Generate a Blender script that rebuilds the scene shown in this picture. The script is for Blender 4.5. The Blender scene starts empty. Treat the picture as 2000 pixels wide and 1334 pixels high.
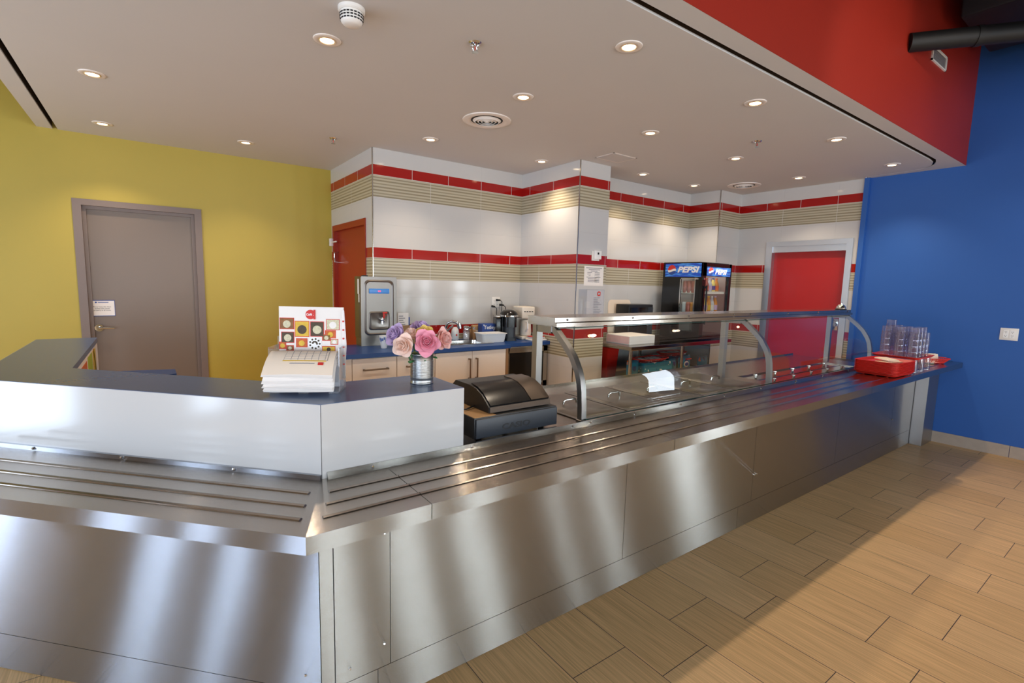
import bpy, bmesh, math, random
from mathutils import Matrix, Vector
random.seed(7)
SC = bpy.context.scene
COL = SC.collection
R = math.radians
PI = math.pi

# ------------------------------------------------------------------ camera, world, lights, exposure
cam_d = bpy.data.cameras.new('camera')
cam = bpy.data.objects.new('camera', cam_d)
COL.objects.link(cam)
SC.camera = cam
cam_d.sensor_fit = 'HORIZONTAL'
cam_d.sensor_width = 36.0
cam_d.lens = 36.0 * 968.43 / 2000.0
cam_d.clip_start = 0.02
cam_d.clip_end = 100
_yw, _pt, _rl = R(36.14671), R(6.71521), R(1.44127)
_fw = Vector((math.sin(_yw) * math.cos(_pt), math.cos(_yw) * math.cos(_pt), -math.sin(_pt)))
_rt = Vector((math.cos(_yw), -math.sin(_yw), 0))
_up = _rt.cross(_fw)
_r2 = _rt * math.cos(_rl) + _up * math.sin(_rl)
_u2 = -_rt * math.sin(_rl) + _up * math.cos(_rl)
_m = Matrix((_r2, _u2, -_fw)).transposed().to_4x4()
_m.translation = (0, 0, 1.54707)
cam.matrix_world = _m

vs = SC.view_settings
SC.display_settings.display_device = 'sRGB'
vs.view_transform = 'Standard'
vs.look = 'None'
vs.exposure = 0.28
vs.gamma = 1.0
vs.use_curve_mapping = False
SC.cycles.use_denoising = True
SC.cycles.max_bounces = 10
SC.cycles.diffuse_bounces = 5
SC.cycles.glossy_bounces = 5
SC.cycles.transmission_bounces = 8
SC.cycles.transparent_max_bounces = 16
SC.cycles.sample_clamp_indirect = 6.0
SC.cycles.caustics_reflective = False
SC.cycles.caustics_refractive = False
SC.cycles.blur_glossy = 0.5

world = bpy.data.worlds.new('World')
SC.world = world
world.use_nodes = True
_nt = world.node_tree
_bg = _nt.nodes['Background']
_bg.inputs['Color'].default_value = (0.80, 0.86, 1.0, 1)
_bg.inputs['Strength'].default_value = 0.75

CEIL = 2.8183          # dropped ceiling over the servery
HIGH = 4.6             # black ceiling over the dining room


def area_light(name, loc, target, sx, sy, power, color):
    d = bpy.data.lights.new(name, 'AREA')
    d.shape = 'RECTANGLE'
    d.size = sx
    d.size_y = sy
    d.energy = power
    d.color = color
    o = bpy.data.objects.new(name, d)
    COL.objects.link(o)
    o.location = loc
    o.rotation_euler = (Vector(target) - Vector(loc)).to_track_quat('-Z', 'Y').to_euler()
    return o


def spot_light(name, loc, target, power, color, size, blend, radius):
    d = bpy.data.lights.new(name, 'SPOT')
    d.energy = power
    d.color = color
    d.spot_size = R(size)
    d.spot_blend = blend
    d.shadow_soft_size = radius
    o = bpy.data.objects.new(name, d)
    COL.objects.link(o)
    o.location = loc
    o.rotation_euler = (Vector(target) - Vector(loc)).to_track_quat('-Z', 'Y').to_euler()
    return o


DAY = (0.80, 0.90, 1.0)
WARM = (1.0, 0.83, 0.64)
# daylight standing in the dining room's big windows (left wall, right wall, wall behind the camera)
LEFT_WIN = (-4.6, -2.9, -1.2, 0.25, 1.26, 1.92, 3.30, 4.7)
LEFT_HALF = (.45, .45, .45, .28, .17, .19, .34, .40)
BACK_WIN = (-2.6, -1.0, 0.6, 2.2, 3.6, 5.0)
RIGHT_WIN = (-5.0, -3.6, -1.55)
for y, hw in zip(LEFT_WIN, LEFT_HALF):
    area_light('daylight', (-3.93, y, 1.25), (0, y, 1.25), hw * 2 - .10, 2.3, 60 * (hw * 2 - .10), (0.66, 0.80, 1.0))
for x in BACK_WIN:
    area_light('daylight', (x, -5.9, 1.45), (x, 0, .45), 0.7, 1.9, 56, DAY)
for y in RIGHT_WIN:
    area_light('daylight', (6.5, y, 1.25), (0, y, 1.25), 0.5, 1.4, 24, DAY)
# track lamps of the dining room that wash the red bulkhead and the blue wall
spot_light('track_lamp_beam', (3.75, -.3, 3.5), (4.3, 1.49, 2.9), 34, WARM, 62, 0.6, 0.03)
spot_light('track_lamp_beam', (5.2, -.2, 3.0), (6.6, 1.3, 1.5), 26, (1.0, .93, .86), 52, 0.8, 0.03)
DOWN_POWER = 34


# ------------------------------------------------------------------ materials
def lin(c):
    if isinstance(c, str):
        c = tuple(int(c[i:i + 2], 16) / 255 for i in (0, 2, 4))
    return tuple((v / 12.92 if v <= 0.04045 else ((v + 0.055) / 1.055) ** 2.4) for v in c)


def new_mat(name):
    m = bpy.data.materials.new(name)
    m.use_nodes = True
    nt = m.node_tree
    return m, nt, nt.nodes['Principled BSDF']


def mat(name, col, rough=0.5, metal=0.0, spec=0.5, noise=(6.0, 0.04), bump=None, coat=0.0, emis=None, aniso=None):
    m, nt, p = new_mat(name)
    N, L = nt.nodes, nt.links
    c = lin(col)
    p.inputs['Roughness'].default_value = rough
    p.inputs['Metallic'].default_value = metal
    p.inputs['Specular IOR Level'].default_value = spec
    p.inputs['Coat Weight'].default_value = coat
    tc = N.new('ShaderNodeTexCoord')
    if noise:
        nz = N.new('ShaderNodeTexNoise')
        nz.inputs['Scale'].default_value = noise[0]
        nz.inputs['Detail'].default_value = 3
        L.new(tc.outputs['Object'], nz.inputs['Vector'])
        mx = N.new('ShaderNodeMix')
        mx.data_type = 'RGBA'
        a = noise[1]
        mx.inputs['A'].default_value = (*[v * (1 - a) for v in c], 1)
        mx.inputs['B'].default_value = (*[min(1, v * (1 + a)) for v in c], 1)
        L.new(nz.outputs['Fac'], mx.inputs['Factor'])
        L.new(mx.outputs['Result'], p.inputs['Base Color'])
    else:
        p.inputs['Base Color'].default_value = (*c, 1)
    if bump:
        nb = N.new('ShaderNodeTexNoise')
        nb.inputs['Scale'].default_value = bump[0]
        nb.inputs['Detail'].default_value = 4
        L.new(tc.outputs['Object'], nb.inputs['Vector'])
        b = N.new('ShaderNodeBump')
        b.inputs['Strength'].default_value = bump[1]
        b.inputs['Distance'].default_value = bump[2] if len(bump) > 2 else 0.002
        L.new(nb.outputs['Fac'], b.inputs['Height'])
        L.new(b.outputs['Normal'], p.inputs['Normal'])
    if emis:
        p.inputs['Emission Color'].default_value = (*lin(emis[0]), 1)
        p.inputs['Emission Strength'].default_value = emis[1]
    if aniso:
        p.inputs['Anisotropic'].default_value = aniso[0]
        cv = N.new('ShaderNodeCombineXYZ')
        for i in range(3):
            cv.inputs[i].default_value = aniso[1][i]
        L.new(cv.outputs[0], p.inputs['Tangent'])
    return m


def steel(name, col, rough, brush_dir=None, aniso=0.0, amt=0.035, across=(0, 0, 1)):
    """brushed stainless steel; brush_dir = direction the brushing runs (object space)"""
    m, nt, p = new_mat(name)
    N, L = nt.nodes, nt.links
    c = lin(col)
    p.inputs['Metallic'].default_value = 1.0
    p.inputs['Roughness'].default_value = rough
    tc = N.new('ShaderNodeTexCoord')
    mp = N.new('ShaderNodeMapping')
    d = Vector(brush_dir or (1, 0, 0)).normalized()
    ang = math.atan2(d.y, d.x)
    mp.inputs['Rotation'].default_value = (0, 0, -ang)
    L.new(tc.outputs['Object'], mp.inputs['Vector'])
    sc = N.new('ShaderNodeVectorMath')
    sc.operation = 'MULTIPLY'
    sc.inputs[1].default_value = (1.2, 120, 120)
    L.new(mp.outputs[0], sc.inputs[0])
    nz = N.new('ShaderNodeTexNoise')
    nz.inputs['Scale'].default_value = 6.0
    nz.inputs['Detail'].default_value = 4
    L.new(sc.outputs[0], nz.inputs['Vector'])
    big = N.new('ShaderNodeTexNoise')
    big.inputs['Scale'].default_value = 1.7
    big.inputs['Detail'].default_value = 2
    L.new(tc.outputs['Object'], big.inputs['Vector'])
    ad = N.new('ShaderNodeMath')
    ad.operation = 'ADD'
    L.new(nz.outputs['Fac'], ad.inputs[0])
    L.new(big.outputs['Fac'], ad.inputs[1])
    mx = N.new('ShaderNodeMix')
    mx.data_type = 'RGBA'
    mx.inputs['A'].default_value = (*[v * (1 - amt) for v in c], 1)
    mx.inputs['B'].default_value = (*[min(1, v * (1 + amt)) for v in c], 1)
    hm = N.new('ShaderNodeMath')
    hm.operation = 'MULTIPLY'
    hm.inputs[1].default_value = 0.5
    L.new(ad.outputs[0], hm.inputs[0])
    L.new(hm.outputs[0], mx.inputs['Factor'])
    L.new(mx.outputs['Result'], p.inputs['Base Color'])
    rr = N.new('ShaderNodeMapRange')
    rr.inputs['From Min'].default_value = 0.3
    rr.inputs['From Max'].default_value = 0.7
    rr.inputs['To Min'].default_value = rough * 0.94
    rr.inputs['To Max'].default_value = rough * 1.06
    L.new(nz.outputs['Fac'], rr.inputs['Value'])
    L.new(rr.outputs[0], p.inputs['Roughness'])
    # faint waviness of thin sheet metal
    wv = N.new('ShaderNodeTexNoise')
    wv.inputs['Scale'].default_value = 2.2
    wv.inputs['Detail'].default_value = 1
    L.new(tc.outputs['Object'], wv.inputs['Vector'])
    b = N.new('ShaderNodeBump')
    b.inputs['Strength'].default_value = 0.12
    b.inputs['Distance'].default_value = 0.012
    L.new(wv.outputs['Fac'], b.inputs['Height'])
    L.new(b.outputs['Normal'], p.inputs['Normal'])
    if aniso:
        # brushed grain: microscopic scratches tilt the normal across the brushing only
        geo = N.new('ShaderNodeNewGeometry')
        cross = Vector(across)
        tot = None
        for k in range(3):
            mv = N.new('ShaderNodeVectorMath')
            mv.operation = 'MULTIPLY_ADD'
            mv.inputs[1].default_value = (917.0 + 61 * k, 877.0 - 37 * k, 941.0 + 23 * k)
            mv.inputs[2].default_value = (11.3 * k, 7.1 * k, 3.7 * k)
            L.new(geo.outputs['Position'], mv.inputs[0])
            wn = N.new('ShaderNodeTexWhiteNoise')
            wn.noise_dimensions = '3D'
            L.new(mv.outputs[0], wn.inputs['Vector'])
            if tot is None:
                tot = wn.outputs['Value']
            else:
                a2 = N.new('ShaderNodeMath')
                a2.operation = 'ADD'
                L.new(tot, a2.inputs[0])
                L.new(wn.outputs['Value'], a2.inputs[1])
                tot = a2.outputs[0]
        ms = N.new('ShaderNodeMath')
        ms.operation = 'MULTIPLY_ADD'
        ms.inputs[1].default_value = aniso
        ms.inputs[2].default_value = -1.5 * aniso
        L.new(tot, ms.inputs[0])
        vs_ = N.new('ShaderNodeVectorMath')
        vs_.operation = 'SCALE'
        vs_.inputs[0].default_value = tuple(cross)
        L.new(ms.outputs[0], vs_.inputs['Scale'])
        va = N.new('ShaderNodeVectorMath')
        va.operation = 'ADD'
        L.new(b.outputs['Normal'], va.inputs[0])
        L.new(vs_.outputs[0], va.inputs[1])
        vn = N.new('ShaderNodeVectorMath')
        vn.operation = 'NORMALIZE'
        L.new(va.outputs[0], vn.inputs[0])
        L.new(vn.outputs[0], p.inputs['Normal'])
    return m


def glass(name, tint, rough=0.01, fres=1.45, diff=0.0, dcol=(1, 1, 1)):
    """thin clear sheet: transparent with a Fresnel reflection"""
    m = bpy.data.materials.new(name)
    m.use_nodes = True
    nt = m.node_tree
    N, L = nt.nodes, nt.links
    for n in list(N):
        N.remove(n)
    out = N.new('ShaderNodeOutputMaterial')
    tr = N.new('ShaderNodeBsdfTransparent')
    tr.inputs['Color'].default_value = (*tint, 1)
    gl = N.new('ShaderNodeBsdfGlossy')
    gl.inputs['Roughness'].default_value = rough
    # Schlick reflectance from the facing ratio (the same from both sides of the sheet)
    lw = N.new('ShaderNodeLayerWeight')
    lw.inputs['Blend'].default_value = 0.5
    pw = N.new('ShaderNodeMath'); pw.operation = 'POWER'; pw.inputs[1].default_value = 5
    L.new(lw.outputs['Facing'], pw.inputs[0])
    f0 = ((fres - 1) / (fres + 1)) ** 2 * 1.8
    fr = N.new('ShaderNodeMath'); fr.operation = 'MULTIPLY_ADD'
    fr.inputs[1].default_value = 1 - f0
    fr.inputs[2].default_value = f0
    L.new(pw.outputs[0], fr.inputs[0])
    mx = N.new('ShaderNodeMixShader')
    L.new(fr.outputs[0], mx.inputs[0])
    base = tr.outputs[0]
    if diff:
        df = N.new('ShaderNodeBsdfDiffuse')
        df.inputs['Color'].default_value = (*dcol, 1)
        m2 = N.new('ShaderNodeMixShader')
        m2.inputs[0].default_value = diff
        L.new(tr.outputs[0], m2.inputs[1])
        L.new(df.outputs[0], m2.inputs[2])
        base = m2.outputs[0]
    L.new(base, mx.inputs[1])
    L.new(gl.outputs[0], mx.inputs[2])
    L.new(mx.outputs[0], out.inputs['Surface'])
    return m


def emission(name, col, strength):
    m = bpy.data.materials.new(name)
    m.use_nodes = True
    nt = m.node_tree
    nt.nodes.remove(nt.nodes['Principled BSDF'])
    e = nt.nodes.new('ShaderNodeEmission')
    e.inputs['Color'].default_value = (*lin(col), 1)
    e.inputs['Strength'].default_value = strength
    nt.links.new(e.outputs[0], nt.nodes['Material Output'].inputs['Surface'])
    return m


def tile_mat(name, axis, start):
    """glazed wall tiles: white field, red and ribbed beige bands by height; axis = world axis the wall runs along"""
    m, nt, p = new_mat(name)
    N, L = nt.nodes, nt.links
    geo = N.new('ShaderNodeNewGeometry')
    sep = N.new('ShaderNodeSeparateXYZ')
    L.new(geo.outputs['Position'], sep.inputs[0])
    Z = sep.outputs['Z']
    U = sep.outputs[axis]

    def math_(op, a, b=None, c=None):
        n = N.new('ShaderNodeMath')
        n.operation = op
        for i, v in enumerate((a, b, c)):
            if v is None:
                continue
            if isinstance(v, (int, float)):
                n.inputs[i].default_value = v
            else:
                L.new(v, n.inputs[i])
        return n.outputs[0]

    def between(lo, hi):
        return math_('MULTIPLY', math_('GREATER_THAN', Z, lo), math_('LESS_THAN', Z, hi))

    def joint(pitch, w, off=0.0):
        f = math_('FRACT', math_('DIVIDE', math_('ADD', U, -start + 40 * pitch + off), pitch))
        d = math_('MINIMUM', f, math_('SUBTRACT', 1.0, f))
        return math_('LESS_THAN', d, w / pitch)

    reds = [(2.5645, 2.6646), (1.7644, 1.8680), (0.97, 1.0740)]
    beiges = [(2.3552, 2.5645), (1.5556, 1.7644), (0.76, 0.97)]
    red = beige = edge = None
    for lo, hi in reds:
        b = between(lo, hi)
        red = b if red is None else math_('ADD', red, b)
    for lo, hi in beiges:
        b = between(lo, hi)
        beige = b if beige is None else math_('ADD', beige, b)
    for z in [v for pr in reds + beiges for v in pr]:
        b = math_('LESS_THAN', math_('ABSOLUTE', math_('SUBTRACT', Z, z)), 0.0022)
        edge = b if edge is None else math_('MAXIMUM', edge, b)
    jr = math_('MULTIPLY', joint(0.4165, 0.0022), red)
    jb = math_('MULTIPLY', joint(0.6245, 0.0020), beige)
    white = math_('SUBTRACT', math_('SUBTRACT', 1.0, red), beige)
    hj = math_('LESS_THAN', math_('ABSOLUTE', math_('SUBTRACT', math_('FRACT', math_('DIVIDE', math_('ADD', Z, 0.19), 0.2405)), 0.5)), 0.006)
    jw = math_('MULTIPLY', math_('MAXIMUM', joint(0.6245, 0.0014), hj), white)
    grout = math_('MAXIMUM', math_('MAXIMUM', jr, jb), edge)
    # ribs of the beige tile
    nv = N.new('ShaderNodeCombineXYZ')
    L.new(Z, nv.inputs['Z'])
    nz = N.new('ShaderNodeTexNoise')
    nz.inputs['Scale'].default_value = 26
    nz.inputs['Detail'].default_value = 3
    L.new(nv.outputs[0], nz.inputs['Vector'])
    wv = math_('ADD', math_('MULTIPLY', math_('SINE', math_('MULTIPLY', Z, 2 * PI / 0.030)), 0.25), nz.outputs['Fac'])
    cr = N.new('ShaderNodeValToRGB')
    cr.color_ramp.elements[0].position = 0.28
    cr.color_ramp.elements[0].color = (*lin('91856B'), 1)
    cr.color_ramp.elements[1].position = 0.62
    cr.color_ramp.elements[1].color = (*lin('BDB39A'), 1)
    L.new(wv, cr.inputs[0])

    def mix(fac, a, b):
        n = N.new('ShaderNodeMix')
        n.data_type = 'RGBA'
        L.new(fac, n.inputs['Factor'])
        for k, v in (('A', a), ('B', b)):
            if isinstance(v, tuple):
                n.inputs[k].default_value = (*v, 1)
            else:
                L.new(v, n.inputs[k])
        return n.outputs['Result']
    c = mix(red, lin('CBC8C4'), lin('A01814'))
    c = mix(beige, c, cr.outputs[0])
    c = mix(jw, c, lin('C3C0BC'))
    c = mix(grout, c, lin('D2CDC6'))
    L.new(c, p.inputs['Base Color'])
    p.inputs['Roughness'].default_value = 0.10
    p.inputs['Specular IOR Level'].default_value = 0.5
    hgt = math_('SUBTRACT', math_('MULTIPLY', math_('MULTIPLY', wv, beige), 1.0), math_('MULTIPLY', math_('MAXIMUM', grout, jw), 0.5))
    b = N.new('ShaderNodeBump')
    b.inputs['Strength'].default_value = 0.5
    b.inputs['Distance'].default_value = 0.002
    L.new(hgt, b.inputs['Height'])
    L.new(b.outputs['Normal'], p.inputs['Normal'])
    rg = math_('ADD', math_('MULTIPLY', beige, 0.14), 0.10)
    L.new(rg, p.inputs['Roughness'])
    return m


def floor_mat():
    m, nt, p = new_mat('wood_look_floor_tile')
    N, L = nt.nodes, nt.links
    geo = N.new('ShaderNodeNewGeometry')
    sep = N.new('ShaderNodeSeparateXYZ')
    L.new(geo.outputs['Position'], sep.inputs[0])
    cx = N.new('ShaderNodeCombineXYZ')
    s1 = N.new('ShaderNodeMath'); s1.operation = 'ADD'; s1.inputs[1].default_value = -1.286 + 0.585 * 40
    s2 = N.new('ShaderNodeMath'); s2.operation = 'ADD'; s2.inputs[1].default_value = -2.196 + 0.3055 * 40
    L.new(sep.outputs['Y'], s1.inputs[0])
    L.new(sep.outputs['X'], s2.inputs[0])
    L.new(s1.outputs[0], cx.inputs['X'])
    L.new(s2.outputs[0], cx.inputs['Y'])
    br = N.new('ShaderNodeTexBrick')
    br.offset = 0.333
    br.offset_frequency = 2
    br.squash = 1.0
    br.inputs['Scale'].default_value = 1.0
    br.inputs['Brick Width'].default_value = 0.585
    br.inputs['Row Height'].default_value = 0.3055
    br.inputs['Mortar Size'].default_value = 0.0016
    br.inputs['Mortar Smooth'].default_value = 0.0
    br.inputs['Color1'].default_value = (*lin('F0C48C'), 1)
    br.inputs['Color2'].default_value = (*lin('E6B97F'), 1)
    br.inputs['Mortar'].default_value = (*lin('4A3E36'), 1)
    L.new(cx.outputs[0], br.inputs['Vector'])
    st = N.new('ShaderNodeVectorMath'); st.operation = 'MULTIPLY'
    st.inputs[1].default_value = (150, 3.0, 1)
    L.new(geo.outputs['Position'], st.inputs[0])
    nz = N.new('ShaderNodeTexNoise')
    nz.inputs['Scale'].default_value = 1.0
    nz.inputs['Detail'].default_value = 5
    nz.inputs['Distortion'].default_value = 0.6
    L.new(st.outputs[0], nz.inputs['Vector'])
    cr = N.new('ShaderNodeValToRGB')
    cr.color_ramp.elements[0].position = 0.3
    cr.color_ramp.elements[0].color = (0.74, 0.71, 0.66, 1)
    cr.color_ramp.elements[1].position = 0.7
    cr.color_ramp.elements[1].color = (1.12, 1.12, 1.12, 1)
    L.new(nz.outputs['Fac'], cr.inputs[0])
    mx = N.new('ShaderNodeMix'); mx.data_type = 'RGBA'; mx.blend_type = 'MULTIPLY'
    mx.inputs['Factor'].default_value = 1.0
    L.new(br.outputs['Color'], mx.inputs['A'])
    L.new(cr.outputs[0], mx.inputs['B'])
    L.new(mx.outputs['Result'], p.inputs['Base Color'])
    p.inputs['Roughness'].default_value = 0.42
    p.inputs['Specular IOR Level'].default_value = 0.4
    b = N.new('ShaderNodeBump')
    b.inputs['Strength'].default_value = 0.4
    b.inputs['Distance'].default_value = 0.002
    iv = N.new('ShaderNodeMath'); iv.operation = 'SUBTRACT'; iv.inputs[0].default_value = 1.0
    L.new(br.outputs['Fac'], iv.inputs[1])
    L.new(iv.outputs[0], b.inputs['Height'])
    L.new(b.outputs['Normal'], p.inputs['Normal'])
    return m


def chip_mat(name, base, c2, c3):
    m, nt, p = new_mat(name)
    N, L = nt.nodes, nt.links
    tc = N.new('ShaderNodeTexCoord')
    nz = N.new('ShaderNodeTexNoise')
    nz.inputs['Scale'].default_value = 9
    nz.inputs['Detail'].default_value = 2
    L.new(tc.outputs['Object'], nz.inputs['Vector'])
    cr = N.new('ShaderNodeValToRGB')
    cr.color_ramp.interpolation = 'CONSTANT'
    cr.color_ramp.elements[0].color = (*lin(c3), 1)
    cr.color_ramp.elements[0].position = 0
    cr.color_ramp.elements[1].color = (*lin(base), 1)
    cr.color_ramp.elements[1].position = 0.36
    e = cr.color_ramp.elements.new(0.62)
    e.color = (*lin(c2), 1)
    L.new(nz.outputs['Fac'], cr.inputs[0])
    L.new(cr.outputs[0], p.inputs['Base Color'])
    p.inputs['Roughness'].default_value = 0.25
    return m


M = {}
M['ceiling'] = mat('ceiling_paint', 'CDCBC9', 0.8, noise=(2.0, 0.02))
M['slot'] = mat('dark_wood_slot', '3A2712', 0.8, noise=(20, .3))
M['red_paint'] = mat('red_wall_paint', '982413', 0.5, noise=(1.5, 0.05), bump=(90, .15))
M['blue_paint'] = mat('blue_wall_paint', '2459A4', 0.55, noise=(1.2, 0.05), bump=(90, .12))
M['yellow_paint'] = mat('yellow_wall_paint', 'B49E3E', 0.5, noise=(1.2, 0.05), bump=(90, .12))
M['taupe_paint'] = mat('taupe_wall_paint', 'A08C78', 0.7)
M['cream_paint'] = mat('cream_wall_paint', 'CBB79F', 0.7)
M['black_paint'] = mat('black_paint', '0C0B0B', 0.6)
M['black_gloss'] = mat('black_gloss', '0E0D0D', 0.18)
M['tileX'] = tile_mat('wall_tile_along_x', 'X', 1.804)
M['tileX2'] = tile_mat('wall_tile_back', 'X', 4.262)
M['tileX3'] = tile_mat('wall_tile_pillar', 'X', 3.631)
M['tileY0'] = tile_mat('wall_tile_side', 'Y', 4.836)
M['tileY1'] = tile_mat('wall_tile_pillar_side', 'Y', 3.853)
M['tileY2'] = tile_mat('wall_tile_right', 'Y', 2.600)
M['floor'] = floor_mat()
M['baseboard'] = mat('stone_look_baseboard', 'A8998A', 0.6, noise=(18, .12))
M['door_grey'] = mat('grey_brown_door_paint', '77675A', 0.38, noise=(3, .03))
M['frame_grey'] = mat('grey_door_frame_paint', '7A6A62', 0.45, noise=(3, .03))
M['red_door'] = mat('red_door_paint', '97280F', 0.4, noise=(3, .03))
M['red_panel'] = mat('red_door_laminate', 'AE1A18', 0.35, noise=(3, .03))
M['steel'] = steel('brushed_steel', 'A3A099', 0.13, (1, 0, 0), 0.75)
M['steel_l'] = steel('brushed_steel_left', 'A0A3AA', 0.11, (-.688, .7257, 0), 0.8)
M['steel_top'] = steel('brushed_steel_top', 'B3AAA0', 0.14, (1, 0, 0), 0.34, across=(0, 1, 0))
M['steel_top_l'] = steel('brushed_steel_top_left', 'B3AAA0', 0.14, (-.688, .7257, 0), 0.34, across=(.7257, .688, 0))
M['steel_p'] = steel('polished_steel', 'C2BFBA', 0.16, (1, 0, 0), 0)
M['steel_door'] = steel('door_steel', 'D2D6DA', 0.35, (0, 1, 0), 0)
M['steel_soft'] = steel('soft_brushed_steel', 'A5A2A0', 0.36, (0, 0, 1), 0)
M['steel_warm'] = steel('warm_brushed_steel', '8A847E', 0.34, (1, 0, 0), 0)
M['chrome'] = mat('chrome', 'D5D5D5', 0.06, 1.0, noise=None)
M['dark_steel'] = mat('dark_steel', '6A6058', 0.3, 1.0)
M['bronze'] = mat('brushed_bronze_handle', '8A7664', 0.35, 1.0)
M['white_lam'] = mat('white_laminate', 'CCC8C4', 0.12, spec=0.55, noise=(3, .01))
M['white_gloss'] = mat('white_gloss', 'EDEBE8', 0.25)
M['white_paper'] = mat('white_paper', 'EFE8E2', 0.7)
M['cream_paper'] = mat('cream_paper', 'F0DCC6', 0.7)
M['blue_lam'] = mat('blue_laminate', '466493', 0.27, spec=0.7, noise=(40, .06))
M['blue_edge'] = mat('blue_laminate_edge', '13407F', 0.35, spec=0.5)
M['cab'] = mat('cream_cabinet_laminate', 'E6DCD2', 0.35, noise=(3, .02))
M['cab_edge'] = mat('cabinet_side', '8C6A48', 0.5)
M['glass'] = glass('clear_glass', (0.93, 0.97, 0.95), 0.0, 1.5)
M['glass_edge'] = mat('green_glass_edge', '2F4A44', 0.15)
M['acrylic'] = glass('clear_acrylic', (0.94, 0.95, 0.97), 0.02, 1.45, 0.08)
M['cup'] = glass('clear_plastic_cup', (0.86, 0.86, 0.94), 0.03, 1.75, 0.04, (.9, .9, 1))
M['smoke'] = glass('smoky_plastic', (0.10, 0.08, 0.07), 0.04, 1.6)
M['lamp'] = emission('lamp_glow', 'FFE2B8', 14)
M['lamp_white'] = mat('lamp_trim_white', 'E8DFD6', 0.35)
M['lamp_in'] = mat('lamp_reflector', 'E6CFB0', 0.3, 0.6)
M['dark'] = mat('dark_gap', '15110E', 0.8)
M['black'] = mat('black_plastic', '16181B', 0.4)
M['black2'] = mat('dark_slate_plastic', '2A2F36', 0.42)
M['black_tx'] = mat('black_text', '1A1A1A', 0.6, noise=None)
M['grey_tx'] = mat('grey_print', '8D8A90', 0.7, noise=None)
M['red'] = mat('red_plastic', 'D62A1E', 0.38)
M['red2'] = mat('red_basket_plastic', 'CE2A1E', 0.4)
M['red_ink'] = mat('red_ink', 'D0342C', 0.6, noise=None)
M['blue_ink'] = mat('blue_ink', '2A4A94', 0.6, noise=None)
M['white'] = mat('white_plastic', 'E6E2DC', 0.4)
M['offwhite'] = mat('off_white_plastic', 'E2D8C8', 0.4)
M['yellow'] = mat('yellow_print', 'E2B62E', 0.5)
M['tan'] = mat('tan_board', 'B88E5E', 0.6, noise=(15, .1))
M['brown'] = mat('brown_card', '9A744E', 0.7)
M['green'] = mat('leaf_green', '2E6B3A', 0.5, noise=(30, .2))
M['olive'] = mat('leaf_olive', '8E8F5A', 0.6, noise=(30, .2))
M['pink'] = mat('rose_pink', 'F3A3B6', 0.7, noise=(30, .08))
M['blush'] = mat('rose_blush', 'F8D9C9', 0.7, noise=(30, .08))
M['rosepale'] = mat('rose_pale_pink', 'F6C6BE', 0.7, noise=(30, .1))
M['lilac'] = mat('rose_lilac', 'C8AED4', 0.7, noise=(30, .1))
M['lemon'] = mat('rose_yellow', 'F6DA7C', 0.7, noise=(30, .08))
M['tin'] = mat('tin_can', 'B8B8B6', 0.30, 1.0)
M['pepsi'] = None
M['chip'] = chip_mat('blue_snack_bag', '1E7F9E', 'D8E4E8', '1A3F80')
M['chip2'] = chip_mat('orange_snack_bag', '1B6F8C', 'C9652A', '20406A')
M['blue_disp'] = mat('blue_display', '3F78B8', 0.3, emis=('3F78B8', 0.35), noise=None)
M['red_led'] = mat('red_led', 'E8202A', 0.3, emis=('FF2030', 2.0), noise=None)
M['napkin'] = mat('cream_napkin', 'F1DFC6', 0.85, noise=(30, .04))
M['juice'] = mat('orange_drink', 'D08A3A', 0.3)
M['can_red'] = mat('drinks_can_red', 'B86A5E', 0.3, .3)
M['water'] = mat('pale_bottle', 'C9CDD6', 0.2)
M['cooler_in'] = mat('cooler_interior', '9A8E88', 0.5)
M['cooler_red'] = mat('cooler_side_reddish', '5A1A1A', 0.4)
M['cord'] = mat('black_cord', '121212', 0.5)
M['mugblue'] = mat('mug_blue_print', '5A6FA8', 0.4, noise=None)
M['food1'] = mat('photo_food_brown', '8A5A2E', 0.6, noise=(120, .5))
M['food2'] = mat('photo_food_pale', 'CFC6A6', 0.6, noise=(160, .35))
M['food3'] = mat('photo_food_orange', 'C8602A', 0.6, noise=(140, .5))
M['food4'] = mat('photo_food_yellow', 'D9B23A', 0.6, noise=(60, .3))
M['food5'] = mat('photo_food_dark', '4A3A26', 0.6, noise=(120, .5))
M['lime'] = mat('print_lime', 'A8B83A', 0.6)
M['orange'] = mat('print_orange', 'E8682A', 0.6)


def pepsi_mat():
    m, nt, p = new_mat('blue_sign_print')
    N, L = nt.nodes, nt.links
    tc = N.new('ShaderNodeTexCoord')
    mp = N.new('ShaderNodeMapping')
    mp.inputs['Rotation'].default_value = (0.5, 0.5, 0.6)
    mp.inputs['Scale'].default_value = (3, 3, 22)
    L.new(tc.outputs['Object'], mp.inputs['Vector'])
    nz = N.new('ShaderNodeTexNoise')
    nz.inputs['Scale'].default_value = 2.5
    nz.inputs['Detail'].default_value = 2
    L.new(mp.outputs[0], nz.inputs['Vector'])
    cr = N.new('ShaderNodeValToRGB')
    cr.color_ramp.elements[0].position = 0.42
    cr.color_ramp.elements[0].color = (*lin('173FA0'), 1)
    cr.color_ramp.elements[1].position = 0.66
    cr.color_ramp.elements[1].color = (*lin('4E9AD8'), 1)
    L.new(nz.outputs['Fac'], cr.inputs[0])
    L.new(cr.outputs[0], p.inputs['Base Color'])
    L.new(cr.outputs[0], p.inputs['Emission Color'])
    p.inputs['Emission Strength'].default_value = 0.25
    p.inputs['Roughness'].default_value = 0.3
    return m


M['pepsi'] = pepsi_mat()


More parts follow.
